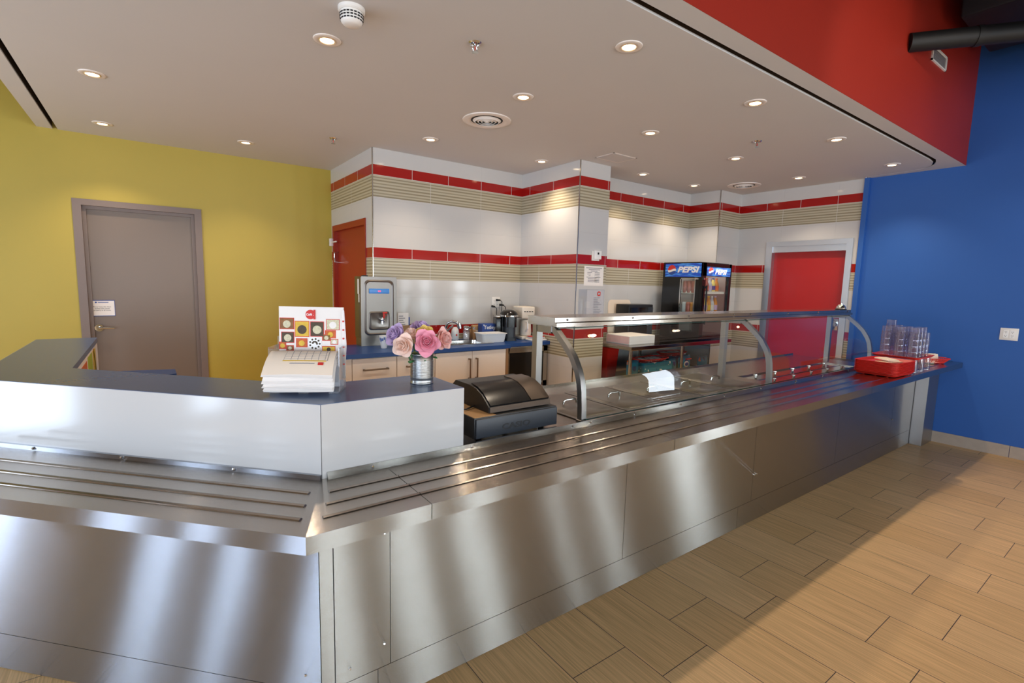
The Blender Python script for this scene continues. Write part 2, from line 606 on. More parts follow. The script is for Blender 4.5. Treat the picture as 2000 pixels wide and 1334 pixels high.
# ------------------------------------------------------------------ mesh building
class MB:
    def __init__(self):
        self.bm = bmesh.new()
        self.mi = 0

    def _fin(self, verts, faces, T):
        if T is not None:
            bmesh.ops.transform(self.bm, matrix=T, verts=verts)
        for f in faces:
            f.material_index = self.mi
        return self

    def box(self, x0, y0, z0, x1, y1, z1, bev=0.0, seg=2, T=None):
        n0 = len(self.bm.verts)
        f0 = set(self.bm.faces)
        x0, x1 = min(x0, x1), max(x0, x1)
        y0, y1 = min(y0, y1), max(y0, y1)
        z0, z1 = min(z0, z1), max(z0, z1)
        r = bmesh.ops.create_cube(self.bm, size=1.0)
        vs_ = r['verts']
        for v in vs_:
            v.co = Vector((x0 + (v.co.x + .5) * (x1 - x0), y0 + (v.co.y + .5) * (y1 - y0), z0 + (v.co.z + .5) * (z1 - z0)))
        if bev > 0:
            es = list({e for v in vs_ for e in v.link_edges})
            bev = min(bev, 0.49 * min(x1 - x0, y1 - y0, z1 - z0))
            r = bmesh.ops.bevel(self.bm, geom=es, offset=bev, segments=seg, affect='EDGES', profile=0.5)
        fs = [f for f in self.bm.faces if f not in f0]
        vv = list({v for f in fs for v in f.verts})
        return self._fin(vv, fs, T)

    def poly(self, pts, faces, T=None):
        vv = [self.bm.verts.new(Vector(p)) for p in pts]
        fs = []
        for f in faces:
            try:
                fs.append(self.bm.faces.new([vv[i] for i in f]))
            except ValueError:
                pass
        return self._fin(vv, fs, T)

    def prism(self, pts, z0, z1, T=None):
        n = len(pts)
        P = [(x, y, z0) for x, y in pts] + [(x, y, z1) for x, y in pts]
        F = [list(range(n))[::-1], [n + i for i in range(n)]]
        F += [[i, (i + 1) % n, n + (i + 1) % n, n + i] for i in range(n)]
        return self.poly(P, F, T)

    def extr_x(self, yz, x0, x1, T=None):
        """closed outline in (y, z) pushed along x"""
        n = len(yz)
        P = [(x0, y, z) for y, z in yz] + [(x1, y, z) for y, z in yz]
        F = [list(range(n)), [n + i for i in range(n)][::-1]]
        F += [[i, n + i, n + (i + 1) % n, (i + 1) % n] for i in range(n)]
        return self.poly(P, F, T)

    def strip(self, path, off, x0, x1, T=None):
        """thick band: open path in (y,z), thickened by off (normal), width x0..x1"""
        n = len(path)
        out = []
        for i in range(n):
            a = Vector(path[max(i - 1, 0)])
            b = Vector(path[min(i + 1, n - 1)])
            d = (b - a).normalized()
            nn = Vector((-d.y, d.x))
            out.append(Vector(path[i]) + nn * off)
        P, F = [], []
        for i in range(n):
            a, b = path[i], out[i]
            P += [(x0, a[0], a[1]), (x1, a[0], a[1]), (x1, b[0], b[1]), (x0, b[0], b[1])]
        for i in range(n - 1):
            k = 4 * i
            for j in range(4):
                F.append([k + j, k + (j + 1) % 4, k + 4 + (j + 1) % 4, k + 4 + j])
        F += [[0, 1, 2, 3], [4 * n - 4, 4 * n - 3, 4 * n - 2, 4 * n - 1]]
        return self.poly(P, F, T)

    def lathe(self, prof, n=24, T=None, a0=0.0, a1=2 * PI):
        full = abs(a1 - a0 - 2 * PI) < 1e-6
        k = n if full else n + 1
        P, F = [], []
        rings = []
        for r, z in prof:
            if r < 1e-6:
                rings.append([len(P)])
                P.append((0, 0, z))
            else:
                rings.append(list(range(len(P), len(P) + k)))
                P += [(r * math.cos(a0 + (a1 - a0) * i / n), r * math.sin(a0 + (a1 - a0) * i / n), z) for i in range(k)]
        for A, B in zip(rings, rings[1:]):
            for i in range(n):
                j = (i + 1) % k
                if len(A) == 1 and len(B) == 1:
                    continue
                if len(A) == 1:
                    F.append([A[0], B[j], B[i]])
                elif len(B) == 1:
                    F.append([A[i], A[j], B[0]])
                else:
                    F.append([A[i], A[j], B[j], B[i]])
        return self.poly(P, F, T)

    def cyl(self, p0, p1, r, n=16, r1=None):
        p0, p1 = Vector(p0), Vector(p1)
        d = p1 - p0
        q = d.to_track_quat('Z', 'Y').to_matrix().to_4x4()
        q.translation = p0
        return self.lathe([(0, 0), (r, 0), (r if r1 is None else r1, d.length), (0, d.length)], n, q)

    def tube(self, pts, r, n=8, closed=False, taper=None):
        pts = [Vector(p) for p in pts]
        m = len(pts)
        P, F = [], []
        prev = None
        for i, p in enumerate(pts):
            if closed:
                d = pts[(i + 1) % m] - pts[i - 1]
            else:
                d = pts[min(i + 1, m - 1)] - pts[max(i - 1, 0)]
            d.normalize()
            if prev is None:
                u = d.orthogonal().normalized()
            else:
                u = (prev - d * prev.dot(d)).normalized()
            prev = u
            v = d.cross(u)
            rr = r if taper is None else r * taper[i]
            P += [tuple(p + (u * math.cos(2 * PI * j / n) + v * math.sin(2 * PI * j / n)) * rr) for j in range(n)]
        for i in range(m if closed else m - 1):
            a, b = i * n, ((i + 1) % m) * n
            for j in range(n):
                F.append([a + j, a + (j + 1) % n, b + (j + 1) % n, b + j])
        if not closed:
            F += [list(range(n))[::-1], [(m - 1) * n + j for j in range(n)]]
        return self.poly(P, F)

    def grid(self, fn, nu, nv, thick=0.0, T=None):
        P = [tuple(fn(i / nu, j / nv)) for i in range(nu + 1) for j in range(nv + 1)]
        w = nv + 1
        F = [[i * w + j, (i + 1) * w + j, (i + 1) * w + j + 1, i * w + j + 1] for i in range(nu) for j in range(nv)]
        if thick:
            ns = []
            for i in range(nu + 1):
                for j in range(nv + 1):
                    a = Vector(P[min(i + 1, nu) * w + j]) - Vector(P[max(i - 1, 0) * w + j])
                    b = Vector(P[i * w + min(j + 1, nv)]) - Vector(P[i * w + max(j - 1, 0)])
                    c = a.cross(b)
                    ns.append(c.normalized() if c.length > 1e-12 else Vector((0, 0, 1)))
            off = len(P)
            P = P + [tuple(Vector(p) - q * thick) for p, q in zip(P, ns)]
            F += [[off + k for k in f][::-1] for f in list(F)]
            bd = [i * w for i in range(nu + 1)] + [nu * w + j for j in range(1, nv + 1)] + [i * w + nv for i in range(nu - 1, -1, -1)] + [j for j in range(nv - 1, 0, -1)]
            for a, b in zip(bd, bd[1:] + bd[:1]):
                F.append([a, b, off + b, off + a])
        return self.poly(P, F, T)

    def sphere(self, c, r, n=16, sz=(1, 1, 1)):
        prof = [(r * math.sin(PI * i / (n // 2)), -r * math.cos(PI * i / (n // 2))) for i in range(n // 2 + 1)]
        T = Matrix.Translation(Vector(c)) @ Matrix.Diagonal((*sz, 1))
        return self.lathe(prof, n, T)


def obj(name, mb, mats, parent=None, world=False, label=None, smooth=35, kind=None):
    me = bpy.data.meshes.new(name)
    bm = mb.bm
    bmesh.ops.recalc_face_normals(bm, faces=bm.faces[:])
    if parent is not None and world:
        bmesh.ops.transform(bm, matrix=parent_matrix(parent).inverted(), verts=bm.verts[:])
    bm.to_mesh(me)
    bm.free()
    if not isinstance(mats, (list, tuple)):
        mats = [mats]
    for m in mats:
        me.materials.append(m)
    if smooth:
        me.polygons.foreach_set('use_smooth', [True] * len(me.polygons))
        me.set_sharp_from_angle(angle=R(smooth))
    o = bpy.data.objects.new(name, me)
    COL.objects.link(o)
    if parent is not None:
        o.parent = parent
    if label:
        o['label'] = label
    if kind:
        o['kind'] = kind
    return o


def side_mat(o, m):
    """give the upright faces of a sheet-metal part the vertical-brushed finish"""
    o.data.materials.append(m)
    k = len(o.data.materials) - 1
    for p in o.data.polygons:
        if abs(p.normal.z) < .3:
            p.material_index = k


def parent_matrix(o):
    m = Matrix.LocRotScale(o.location, o.rotation_euler, o.scale)
    return parent_matrix(o.parent) @ m if o.parent else m


def thing(name, label, cat, loc=(0, 0, 0), rz=0.0, group=None, rot=None):
    o = bpy.data.objects.new(name, None)
    COL.objects.link(o)
    o.empty_display_size = 0.05
    o.location = loc
    o.rotation_euler = rot if rot else (0, 0, rz)
    o['label'] = label
    o['category'] = cat
    if group:
        o['group'] = group
    return o


def tag(o, label, cat, group=None):
    o['label'] = label
    o['category'] = cat
    if group:
        o['group'] = group
    return o


def struct(name, mb, m, smooth=35, label=None, cat=None):
    o = obj(name, mb, m, smooth=smooth, kind='structure')
    if label:
        o['label'] = label
    if cat:
        o['category'] = cat
    return o


def dup(root, loc=None, rz=None, label=None, group=None, rot=None):
    r = root.copy()
    COL.objects.link(r)
    if loc is not None:
        r.location = loc
    if rz is not None:
        r.rotation_euler = (0, 0, rz)
    if rot is not None:
        r.rotation_euler = rot
    if label:
        r['label'] = label
    if group:
        r['group'] = group

    def kids(a, b):
        for ch in list(a.children):
            c = ch.copy()
            COL.objects.link(c)
            c.parent = b
            kids(ch, c)
    kids(root, r)
    return r


def frame(origin, xd, yd):
    xd, yd = Vector(xd).normalized(), Vector(yd).normalized()
    zd = xd.cross(yd)
    m = Matrix((xd, yd, zd)).transposed().to_4x4()
    m.translation = Vector(origin)
    return m


def text(name, s, size, m, parent, T, align='CENTER', ext=0.0004, sx=1.0, shear=0.0, bold=0.0, world=True, spacing=1.0):
    cu = bpy.data.curves.new(name, 'FONT')
    cu.body = s
    cu.size = size
    cu.align_x = align
    cu.align_y = 'CENTER'
    cu.extrude = ext
    cu.shear = shear
    cu.offset = bold
    cu.space_character = spacing
    cu.resolution_u = 3
    tmp = bpy.data.objects.new('tmp_text', cu)
    COL.objects.link(tmp)
    dg = bpy.context.evaluated_depsgraph_get()
    dg.update()
    me = bpy.data.meshes.new_from_object(tmp.evaluated_get(dg))
    bpy.data.objects.remove(tmp)
    bpy.data.curves.remove(cu)
    me.transform(Matrix.Diagonal((sx, 1, 1, 1)))
    me.transform(T)
    if parent is not None and world:
        me.transform(parent_matrix(parent).inverted())
    me.name = name
    me.materials.clear()
    me.materials.append(m)
    o = bpy.data.objects.new(name, me)
    COL.objects.link(o)
    o.parent = parent
    return o


def arc(cx, cy, r, a0, a1, n):
    return [(cx + r * math.cos(R(a0 + (a1 - a0) * i / n)), cy + r * math.sin(R(a0 + (a1 - a0) * i / n))) for i in range(n + 1)]


def rrect(x0, y0, x1, y1, r, n=4):
    return arc(x1 - r, y1 - r, r, 0, 90, n) + arc(x0 + r, y1 - r, r, 90, 180, n) + arc(x0 + r, y0 + r, r, 180, 270, n) + arc(x1 - r, y0 + r, r, 270, 360, n)

# ================================================================== THE SETTING
XB = 6.612      # blue wall
XT = 6.590      # tiled right wall
YS = 1.492      # bulkhead face
YY = 6.190      # yellow wall
X0, YK, X1, YC, X2, YK2, X3, YK3 = 1.804, 4.836, 3.631, 3.853, 4.073, 4.2385, 6.076, 3.789
YT = 2.343      # where the tile stops on the right wall

struct('floor', MB().box(-4.2, -6.2, -0.1, 6.75, 6.4, 0), M['floor'], label='wood look plank tile floor in front of the steel counter', cat='floor')

# right wall: blue plaster, tiled further in
struct('wall_right', MB().box(XB, 0.40, 0, 6.8, YT, HIGH), M['blue_paint'], label='plain blue wall to the right of the servery', cat='wall')
w = MB()
D3Y0, D3Y1, D3Z = 2.43, 3.345, 2.10
w.box(XT, YT, 0, 6.8, D3Y0, CEIL)
w.box(XT, D3Y1, 0, 6.8, YK3 + .2, CEIL)
w.box(XT, D3Y0, D3Z, 6.8, D3Y1, CEIL)
struct('wall_kitchen_right', w, M['tileY2'], smooth=0, label='tiled kitchen wall around the red steel framed door', cat='wall')
# back walls of the kitchen, stepping in and out
struct('wall_pillar_corner', MB().box(X3, YK3, 0, 6.8, 4.45, CEIL), M['tileX3'], smooth=0, label='tiled corner pillar behind the drinks cooler', cat='wall')
struct('wall_kitchen_back', MB().box(X2 - .02, YK2, 0, X3 + .02, 4.45, CEIL), M['tileX2'], smooth=0, label='tiled back wall behind the drinks cooler and prep table', cat='wall')
struct('wall_pillar', MB().box(X1 + .0005, YC, 0, X2, 4.9, CEIL), M['tileX3'], smooth=0, label='tiled pillar carrying the thermostat and notices', cat='wall')
struct('wall_pillar_side', MB().box(X1 - .004, YC + .001, 0, X1 + .02, YK + .1, CEIL), M['tileY1'], smooth=0, label='tiled side of the pillar beside the coffee makers', cat='wall')
struct('wall_kitchen_sink', MB().box(X0 + .0005, YK, 0, X1 + .2, 5.0, CEIL), M['tileX'], smooth=0, label='tiled wall behind the sink counter', cat='wall')
w = MB()
D2Y0, D2Y1, D2Z = 5.03, 6.12, 2.155
w.box(X0 - .004, YK + .001, 0, X0 + .14, D2Y0, CEIL)
w.box(X0 - .004, D2Y1, 0, X0 + .14, YY, CEIL)
w.box(X0 - .004, D2Y0, D2Z, X0 + .14, D2Y1, CEIL)
struct('wall_kitchen_left', w, M['tileY0'], smooth=0, label='tiled side wall holding the narrow red door', cat='wall')
# yellow wall with the grey door opening
w = MB()
D1X0, D1X1, D1Z = -0.50, 0.43, 2.19
w.box(-4.1, YY, 0, D1X0, 6.4, HIGH)
w.box(D1X1, YY, 0, 2.2, 6.4, HIGH)
w.box(D1X0, YY, D1Z, D1X1, 6.4, HIGH)
struct('wall_back', w, M['yellow_paint'], smooth=0, label='plain yellow wall around the grey door', cat='wall')

# dining room side, behind and left of the camera
def window_wall(name, centres, half, place, lo, hi, m, label, Z0=.5, Z1=3.0):
    """wall with full-height window openings; place(a0, a1, z0, z1, depth0, depth1) -> box corners"""
    w = MB()
    cs = list(centres)
    hs = half if isinstance(half, tuple) else (half,) * len(cs)
    edges = [lo] + [v for c, half in zip(cs, hs) for v in (c - half, c + half)] + [hi]
    for a, b_ in zip(edges[::2], edges[1::2]):
        w.box(*place(a, b_, 0, HIGH, 0, .15))
    for c, half in zip(cs, hs):
        w.box(*place(c - half, c + half, 0, Z0, 0, .15))
        w.box(*place(c - half, c + half, Z1, HIGH, 0, .15))
    struct(name, w, m, smooth=0, label=label, cat='wall')
    global wi
    for c, half in zip(cs, hs):
        wi += 1
        f = MB()
        f.box(*place(c - half, c - half + .05, Z0, Z1, .03, .08)); f.box(*place(c + half - .05, c + half, Z0, Z1, .03, .08))
        f.box(*place(c - half + .05, c + half - .05, Z0, Z0 + .06, .03, .08)); f.box(*place(c - half + .05, c + half - .05, Z1 - .06, Z1, .03, .08))
        f.box(*place(c - half + .05, c + half - .05, Z0 + .62 * (Z1 - Z0), Z0 + .64 * (Z1 - Z0), .03, .08))
        o = struct('window_%d' % wi, f, M['black_paint'], smooth=0)
        obj('pane', MB().box(*place(c - half + .05, c + half - .05, Z0 + .06, Z1 - .06, .05, .056)), M['glass'], o)


wi = 0
window_wall('wall_left', LEFT_WIN, LEFT_HALF, lambda a, b_, z0, z1, d0, d1: (-4 - d1, a, z0, -4 - d0, b_, z1), -6, 6.4, M['cream_paint'], 'cream dining room wall with tall windows', .05, 2.45)
window_wall('wall_front', BACK_WIN, .42, lambda a, b_, z0, z1, d0, d1: (a, -6 - d1, z0, b_, -6 - d0, z1), -4.15, 6.8, M['cream_paint'], 'dining room wall with windows behind the viewer', .45, 2.45)
window_wall('wall_dining_right', RIGHT_WIN, .32, lambda a, b_, z0, z1, d0, d1: (XB + d0, a, z0, XB + d1, b_, z1), -6, 0.399, M['taupe_paint'], 'taupe dining room wall with windows beyond the blue wall', .5, 2.0)
w = MB().box(XB - .02, -2.25, .45, XB - .001, -1.87, 2.7).box(XB - .02, -1.23, .45, XB - .001, -.90, 2.7).box(XB - .02, -1.87, 2.0, XB - .001, -1.23, 2.7)
struct('trim_9', w, M['yellow_paint'], smooth=0, label='yellow panel around the dining room window', cat='trim')

# ceilings
struct('ceiling_dining', MB().box(-4.3, -6.2, HIGH, 6.9, 6.5, HIGH + .1), M['black_paint'], label='black open ceiling above the dining room', cat='ceiling')
main = [(-.60, YY), (-.60, 1.648), (6.1, 1.648), (6.25, 1.660), (6.38, 1.706), (6.46, 1.785), (6.503, 1.915), (6.512, 2.1), (6.512, 2.31), (6.63, 2.36), (6.70, YY)]
struct('ceiling', MB().prism(main, CEIL, CEIL + .012), M['ceiling'], smooth=0, label='off-white dropped ceiling over the servery', cat='ceiling')
edge = [(-.742, YS), (XB, YS), (XB, 2.338), (6.522, 2.300), (6.522, 2.1), (6.514, 1.905), (6.472, 1.773), (6.392, 1.690), (6.26, 1.640), (6.12, 1.607), (-.635, 1.607), (-.635, YY), (-.742, YY)]
struct('trim_1', MB().prism(edge, CEIL, CEIL + .012), M['ceiling'], smooth=0, label='off-white border strip of the dropped ceiling outside the curtain slot', cat='trim')
struct('trim_2', MB().box(-.741, YS + .001, CEIL + .075, XB, YY, CEIL + .085).box(-.60, 1.60, CEIL + .0125, 6.30, 1.604, CEIL + .075).box(-.60, 1.652, CEIL + .0125, 6.30, 1.656, CEIL + .075).box(-.64, 1.66, CEIL + .0125, -.636, YY, CEIL + .075).box(-.599, 1.66, CEIL + .0125, -.595, YY, CEIL + .075), M['slot'], smooth=0, label='dark bottom of the narrow slot in the ceiling', cat='trim')
w = MB()
w.box(-.742, YS, CEIL + .09, XB, YS + .012, HIGH)
w.box(-.742, YS + .0001, CEIL, XB, YS + .008, CEIL + .09)
struct('wall_bulkhead', MB().box(-.742, YS - .002, CEIL, XB, YS, HIGH), M['red_paint'], smooth=0, label='red bulkhead face above the dropped ceiling', cat='wall')
struct('wall_bulkhead_left', MB().box(-.744, YS, CEIL, -.742, YY, HIGH), M['yellow_paint'], smooth=0)
# edge trims of the tile
for i, (x, y) in enumerate(((X0 - .003, YK - .001), (X1 - .003, YC), (X3 - .001, YK3 - .001))):
    struct('trim_%d' % (3 + i), MB().box(x - .003, y - .003, 0, x + .006, y + .006, CEIL), M['steel_p'], smooth=0)
struct('trim_6', MB().box(6.570, YT - .05, 0, XB, YT + .0, CEIL), M['blue_paint'], smooth=0, label='blue wall end beside the tiles', cat='trim')
# baseboard of the blue wall, in stone-look pieces
w = MB()
y = 1.50
while y > -5.9:
    y2 = max(y - .60, -6)
    w.box(XB - .012, y2 + .002, 0, XB, y - .002, .116, .002, 1)
    y = y2
struct('baseboard_right', w, M['baseboard'], smooth=0, label='grey stone look baseboard under the blue wall', cat='baseboard')

# --- grey door
d = struct('door_1', MB().box(D1X0 + .045, YY + .055, 0.01, D1X1 - .045, YY + .10, D1Z - .045, .003, 1), M['door_grey'], label='grey-brown metal door in the yellow wall', cat='door')
f = MB()
f.box(D1X0 - .044, YY - .012, 0, D1X0 + .02, YY + .12, D1Z + .036)
f.box(D1X1 - .02, YY - .012, 0, D1X1 + .041, YY + .12, D1Z + .036)
f.box(D1X0 + .02, YY - .012, D1Z - .02, D1X1 - .02, YY + .12, D1Z + .036)
f.box(D1X0 + .02, YY + .03, 0, D1X0 + .05, YY + .055, D1Z - .02)
f.box(D1X1 - .05, YY + .03, 0, D1X1 - .02, YY + .055, D1Z - .02)
f.box(D1X0 + .05, YY + .03, D1Z - .05, D1X1 - .05, YY + .055, D1Z - .02)
obj('door_frame', f, M['frame_grey'], d, smooth=0)
struct_back = struct('trim_7', MB().box(D1X0 - .05, YY + .15, 0, D1X1 + .05, YY + .16, D1Z + .05), M['dark'], smooth=0)
hx, hz = -.415, 1.015
h = obj('door_handle', MB().cyl((hx, YY + .055, hz), (hx, YY + .035, hz), .034, 24).cyl((hx, YY + .035, hz), (hx, YY + .0, hz), .012, 16), M['chrome'], d, label='chrome lever handle')
obj('lever', MB().tube([(hx, YY + .0, hz), (hx + .02, YY - .004, hz + .001), (hx + .07, YY - .003, hz), (hx + .118, YY - .001, hz - .004)], .011, 10, taper=[1, 1, .9, .7]), M['chrome'], h)
sg = thing('door_notice', 'white paper notice taped to the grey door above its handle', 'notice', (-.383, YY + .054, 1.206))
obj('sheet', MB().box(-.098, -.0015, -.078, .098, 0, .078), M['white_paper'], sg, smooth=0)
b = MB()
b.box(-.098, -.0022, .071, .098, -.0014, .078); b.box(-.098, -.0022, -.078, .098, -.0014, -.073); b.box(-.098, -.0022, -.078, -.094, -.0014, .078); b.box(.094, -.0022, -.078, .098, -.0014, .078)
b.cyl((-.045, -.0014, .056), (-.045, -.0024, .056), .008, 12)
b.box(-.03, -.0022, .052, .05, -.0014, .059)
obj('blue_border', b, M['blue_ink'], sg, smooth=0, label='blue printed border and heading')
text('lettering', 'Please keep this door\nlocked and closed\nproperly at all times.', .0165, M['black_tx'], sg, frame((-.383, YY + .0525, 1.206 - .004), (1, 0, 0), (0, 0, 1)), sx=.95)

# --- narrow red door in the tiled side wall
d = struct('door_2', MB().box(X0 + .03, D2Y0 + .02, .01, X0 + .07, D2Y1 - .03, D2Z - .05, .003, 1), M['red_door'], label='narrow orange-red door in the tiled side wall', cat='door')
f = MB()
f.box(X0 - .014, D2Y0 - .012, 0, X0 + .1, D2Y0 + .02, D2Z + .01)
f.box(X0 - .014, D2Y1 - .045, 0, X0 + .1, D2Y1 + .01, D2Z + .01)
f.box(X0 - .014, D2Y0 + .02, D2Z - .055, X0 + .1, D2Y1 - .045, D2Z + .01)
obj('door_frame', f, M['red_door'], d, smooth=0)
f = MB().box(X0 - .05, D2Y1 - .02, 1.93, X0 - .014, D2Y1 + .03, 2.02, .004).box(X0 - .045, D2Y1 - .22, 1.965, X0 - .03, D2Y1 - .01, 1.980, .003)
obj('door_closer', f, M['white'], d, label='small white closer bracket')
obj('pull_handle', MB().tube([(X0 + .03, D2Y1 - .085, 1.86), (X0 - .02, D2Y1 - .085, 1.855), (X0 - .022, D2Y1 - .085, 1.80), (X0 - .02, D2Y1 - .085, 1.745), (X0 + .03, D2Y1 - .085, 1.74)], .008, 8), M['chrome'], d, label='chrome pull handle')
struct('trim_8', MB().box(X0 + .12, D2Y0 - .02, 0, X0 + .13, D2Y1 + .02, D2Z + .02), M['dark'], smooth=0)

# --- red door with steel frame, right wall
d = struct('door_3', MB().box(XT + .06, D3Y0 + .02, 0.01, XT + .10, D3Y1 - .02, D3Z - .02), M['red_panel'], smooth=0, label='red panel door in a bright steel frame', cat='door')
f = MB()
fw_ = .058
f.box(XT - .014, D3Y0 - .035, 0, XT + .0, D3Y0 + .03, D3Z + .06)
f.box(XT - .014, D3Y1 - .03, 0, XT + .0, D3Y1 + .052, D3Z + .06)
f.box(XT - .014, D3Y0 + .03, D3Z, XT + .0, D3Y1 - .03, D3Z + .06)
f.box(XT + .001, D3Y0 + .0005, 0, XT + .12, D3Y0 + .03, D3Z - .0005)
f.box(XT + .001, D3Y1 - .03, 0, XT + .12, D3Y1 - .0005, D3Z - .0005)
f.box(XT + .001, D3Y0 + .03, D3Z - .075, XT + .12, D3Y1 - .03, D3Z - .0005)
obj('door_frame', f, M['steel_door'], d, smooth=0, label='bright stainless steel door frame')
obj('lock_plate', MB().box(XT + .052, D3Y0 + .06, 1.08, XT + .062, D3Y0 + .12, 1.22, .003).cyl((XT + .052, D3Y0 + .09, 1.15), (XT + .02, D3Y0 + .09, 1.15), .02, 14), M['steel_p'], d, label='steel latch plate')

# ================================================================== SERVING COUNTER (stainless)
ZT, ZL = 0.864, 0.8124
A = R(133.47)
DL = Vector((math.cos(A), math.sin(A)))            # along the angled left wing, away from the corner
NL = Vector((DL.y, -DL.x))                          # inward normal (towards the kitchen)
PF = Vector((.3018, 1.3176))                        # front corner of the tray slide
PB = Vector((.4455, 1.6928))                        # corner under the white screen
ctr = thing('serving_counter', 'long angled stainless steel serving counter with ribbed tray slide', 'counter', (0.42, 1.6, 0))


def on_left(base, t, off=0.0):
    p = Vector(base) + DL * t
    return (p.x, p.y)


TL = 1.55
# tray slide sections
segs = [(.672, 1.639 + .25), (1.889, 4.2214), (4.2214, XB - .002)]


def beads_right(mb, x0, x1, ys=(1.405, 1.488, 1.575)):
    for y in ys:
        pr = [(y - .010, ZT - .001), (y - .007, ZT + .003), (y, ZT + .0055), (y + .007, ZT + .003), (y + .010, ZT - .001)]
        mb.extr_x(pr, x0, x1)


g = .0012
mb = MB()
mi_ = lambda y: PF.x + (PB.x - PF.x) * (y - PF.y) / (PB.y - PF.y)
mb.prism([(PF.x, PF.y), (.672 - g, PF.y), (.672 - g, PB.y), (PB.x, PB.y)], ZL, ZT)
for y in (1.405, 1.488, 1.575):
    pr = [(y - .010, ZT - .001), (y - .007, ZT + .003), (y, ZT + .0055), (y + .007, ZT + .003), (y + .010, ZT - .001)]
    mb.extr_x(pr, mi_(y) + .035, .672 - g - .0)
side_mat(obj('tray_slide', mb, M['steel_top'], ctr, world=True, smooth=30), M['steel'])
for x0, x1 in segs:
    mb = MB().box(x0 + g, PF.y, ZL, x1 - g, PB.y, ZT, .0)
    beads_right(mb, x0 + g, x1 - g)
    side_mat(obj('tray_slide', mb, M['steel_top'], ctr, world=True, smooth=30), M['steel'])
# left wing section
mb = MB()
q = [tuple(PF), tuple(PB), on_left(PB, TL), on_left(PF, TL)]
mb.prism(q, ZL, ZT)
for k, y in enumerate((1.405, 1.488, 1.575)):
    s = Vector((mi_(y), y))
    T = Matrix.Translation((s.x, s.y, 0)) @ Matrix.Rotation(A, 4, 'Z')
    pr = [(-.010, ZT - .001), (-.007, ZT + .003), (0, ZT + .0055), (.007, ZT + .003), (.010, ZT - .001)]
    mb.extr_x(pr, .03, TL - .05, T)
side_mat(obj('tray_slide', mb, M['steel_top_l'], ctr, world=True, smooth=30), M['steel_l'])
# underside channel and front panels
PP = Vector((.405, 1.592))
KICK = .150
cuts = [PP.x + .045, .648, 1.9, 3.156, 4.45, 5.686, 6.255]
fp = MB().box(PP.x, PP.y, 0.0, PP.x + .043, PP.y + .02, ZL - .001)
obj('corner_strip', fp, M['steel'], ctr, world=True, smooth=0)
for i, (x0, x1) in enumerate(zip(cuts, cuts[1:])):
    low = KICK + .002
    obj('front_panel', MB().box(x0 + .0012, PP.y, low, x1 - .0012, PP.y + .02, ZL - .001), M['steel'], ctr, world=True, smooth=0)
kc = [PP.x + .045, .60, 3.0, 6.255]
for x0, x1 in zip(kc, kc[1:]):
    obj('kick_plate', MB().box(x0 + .001, PP.y, 0.004, x1 - .001, PP.y + .02, KICK), M['steel'], ctr, world=True, smooth=0)
TLm = Matrix.Translation((PP.x, PP.y, 0)) @ Matrix.Rotation(A, 4, 'Z')
obj('front_panel', MB().box(.003, -.02, KICK + .002, TL, 0, ZL - .001, T=TLm), M['steel_l'], ctr, world=True, smooth=0)
obj('kick_plate', MB().box(.003, -.02, .004, TL, 0, KICK, T=TLm), M['steel_l'], ctr, world=True, smooth=0)
# inner carcass so that nothing is hollow from the side
obj('carcass', MB().box(.62, PP.y + .021, .02, 6.25, 2.40, ZL - .012), M['dark_steel'], ctr, world=True, smooth=0)
# support leg at the wall end
obj('support_leg', MB().box(6.272, 1.487, 0.002, XB - .015, 1.60, ZL - .001), M['steel_soft'], ctr, world=True, smooth=0)
# upstand strip behind the tray slide with screws
mb = MB()
mb.extr_x([(1.676, ZT), (1.692, ZT), (1.700, ZT + .022), (1.690, ZT + .022), (1.682, ZT + .008)], .462, 5.52)
obj('upstand_strip', mb, M['steel'], ctr, world=True, smooth=0)
mb = MB().box(0.0, 0, ZT, TL, .012, ZT + .016, T=Matrix.Translation((PB.x, PB.y, 0)) @ Matrix.Rotation(A, 4, 'Z'))
obj('upstand_strip', mb, M['steel_l'], ctr, world=True, smooth=0)
for x in (.62, 1.04, 1.60, 1.72, 2.05, 2.45, 2.90, 3.35, 3.85, 4.3, 4.8):
    obj('screw', MB().sphere((x, 1.683, ZT + .012), .006, 8), M['chrome'], ctr, world=True)
for t in (.33, .80, 1.2):
    p = on_left(PB, t)
    obj('screw', MB().sphere((p[0] - NL.x * .014, p[1] - NL.y * .014, ZT + .009), .006, 8), M['chrome'], ctr, world=True)
for x, z in ((.50, .20), (.625, .66), (.625, .24), (3.17, .33), (3.20, .33), (5.70, .34)):
    obj('screw', MB().sphere((x, PP.y - .001, z), .0055, 8), M['chrome'], ctr, world=True)
p = on_left(PP, .06)
obj('screw', MB().sphere((p[0], p[1], .21), .0055, 8), M['chrome'], ctr, world=True)
# deck behind the tray slide, with openings for the pans
DX0, DX1, DY0, DY1 = 1.012, 5.55, 1.694, 2.485
WX0, WX1, WY0, WY1 = 3.70, 5.24, 1.775, 2.055
mb = MB()
mb.box(DX0, DY0, ZL, WX0, DY1, ZT - .001)
mb.box(WX0, DY0, ZL, WX1, WY0, ZT - .001)
mb.box(WX0, WY1, ZL, WX1, DY1, ZT - .001)
mb.box(WX1, DY0, ZL, DX1, DY1, ZT - .001)
mb.box(WX0, WY0, ZL - .02, WX1, WY1, ZL + .01)
obj('deck', mb, M['steel_top'], ctr, world=True, smooth=0)
obj('rear_lip', MB().box(DX0, DY1 - .004, ZT - .001, DX1, DY1, ZT + .012), M['steel_top'], ctr, world=True, smooth=0)
obj('rear_panel', MB().box(DX0, DY1 - .02, .1, DX1, DY1 - .001, ZL), M['steel'], ctr, world=True, smooth=0)

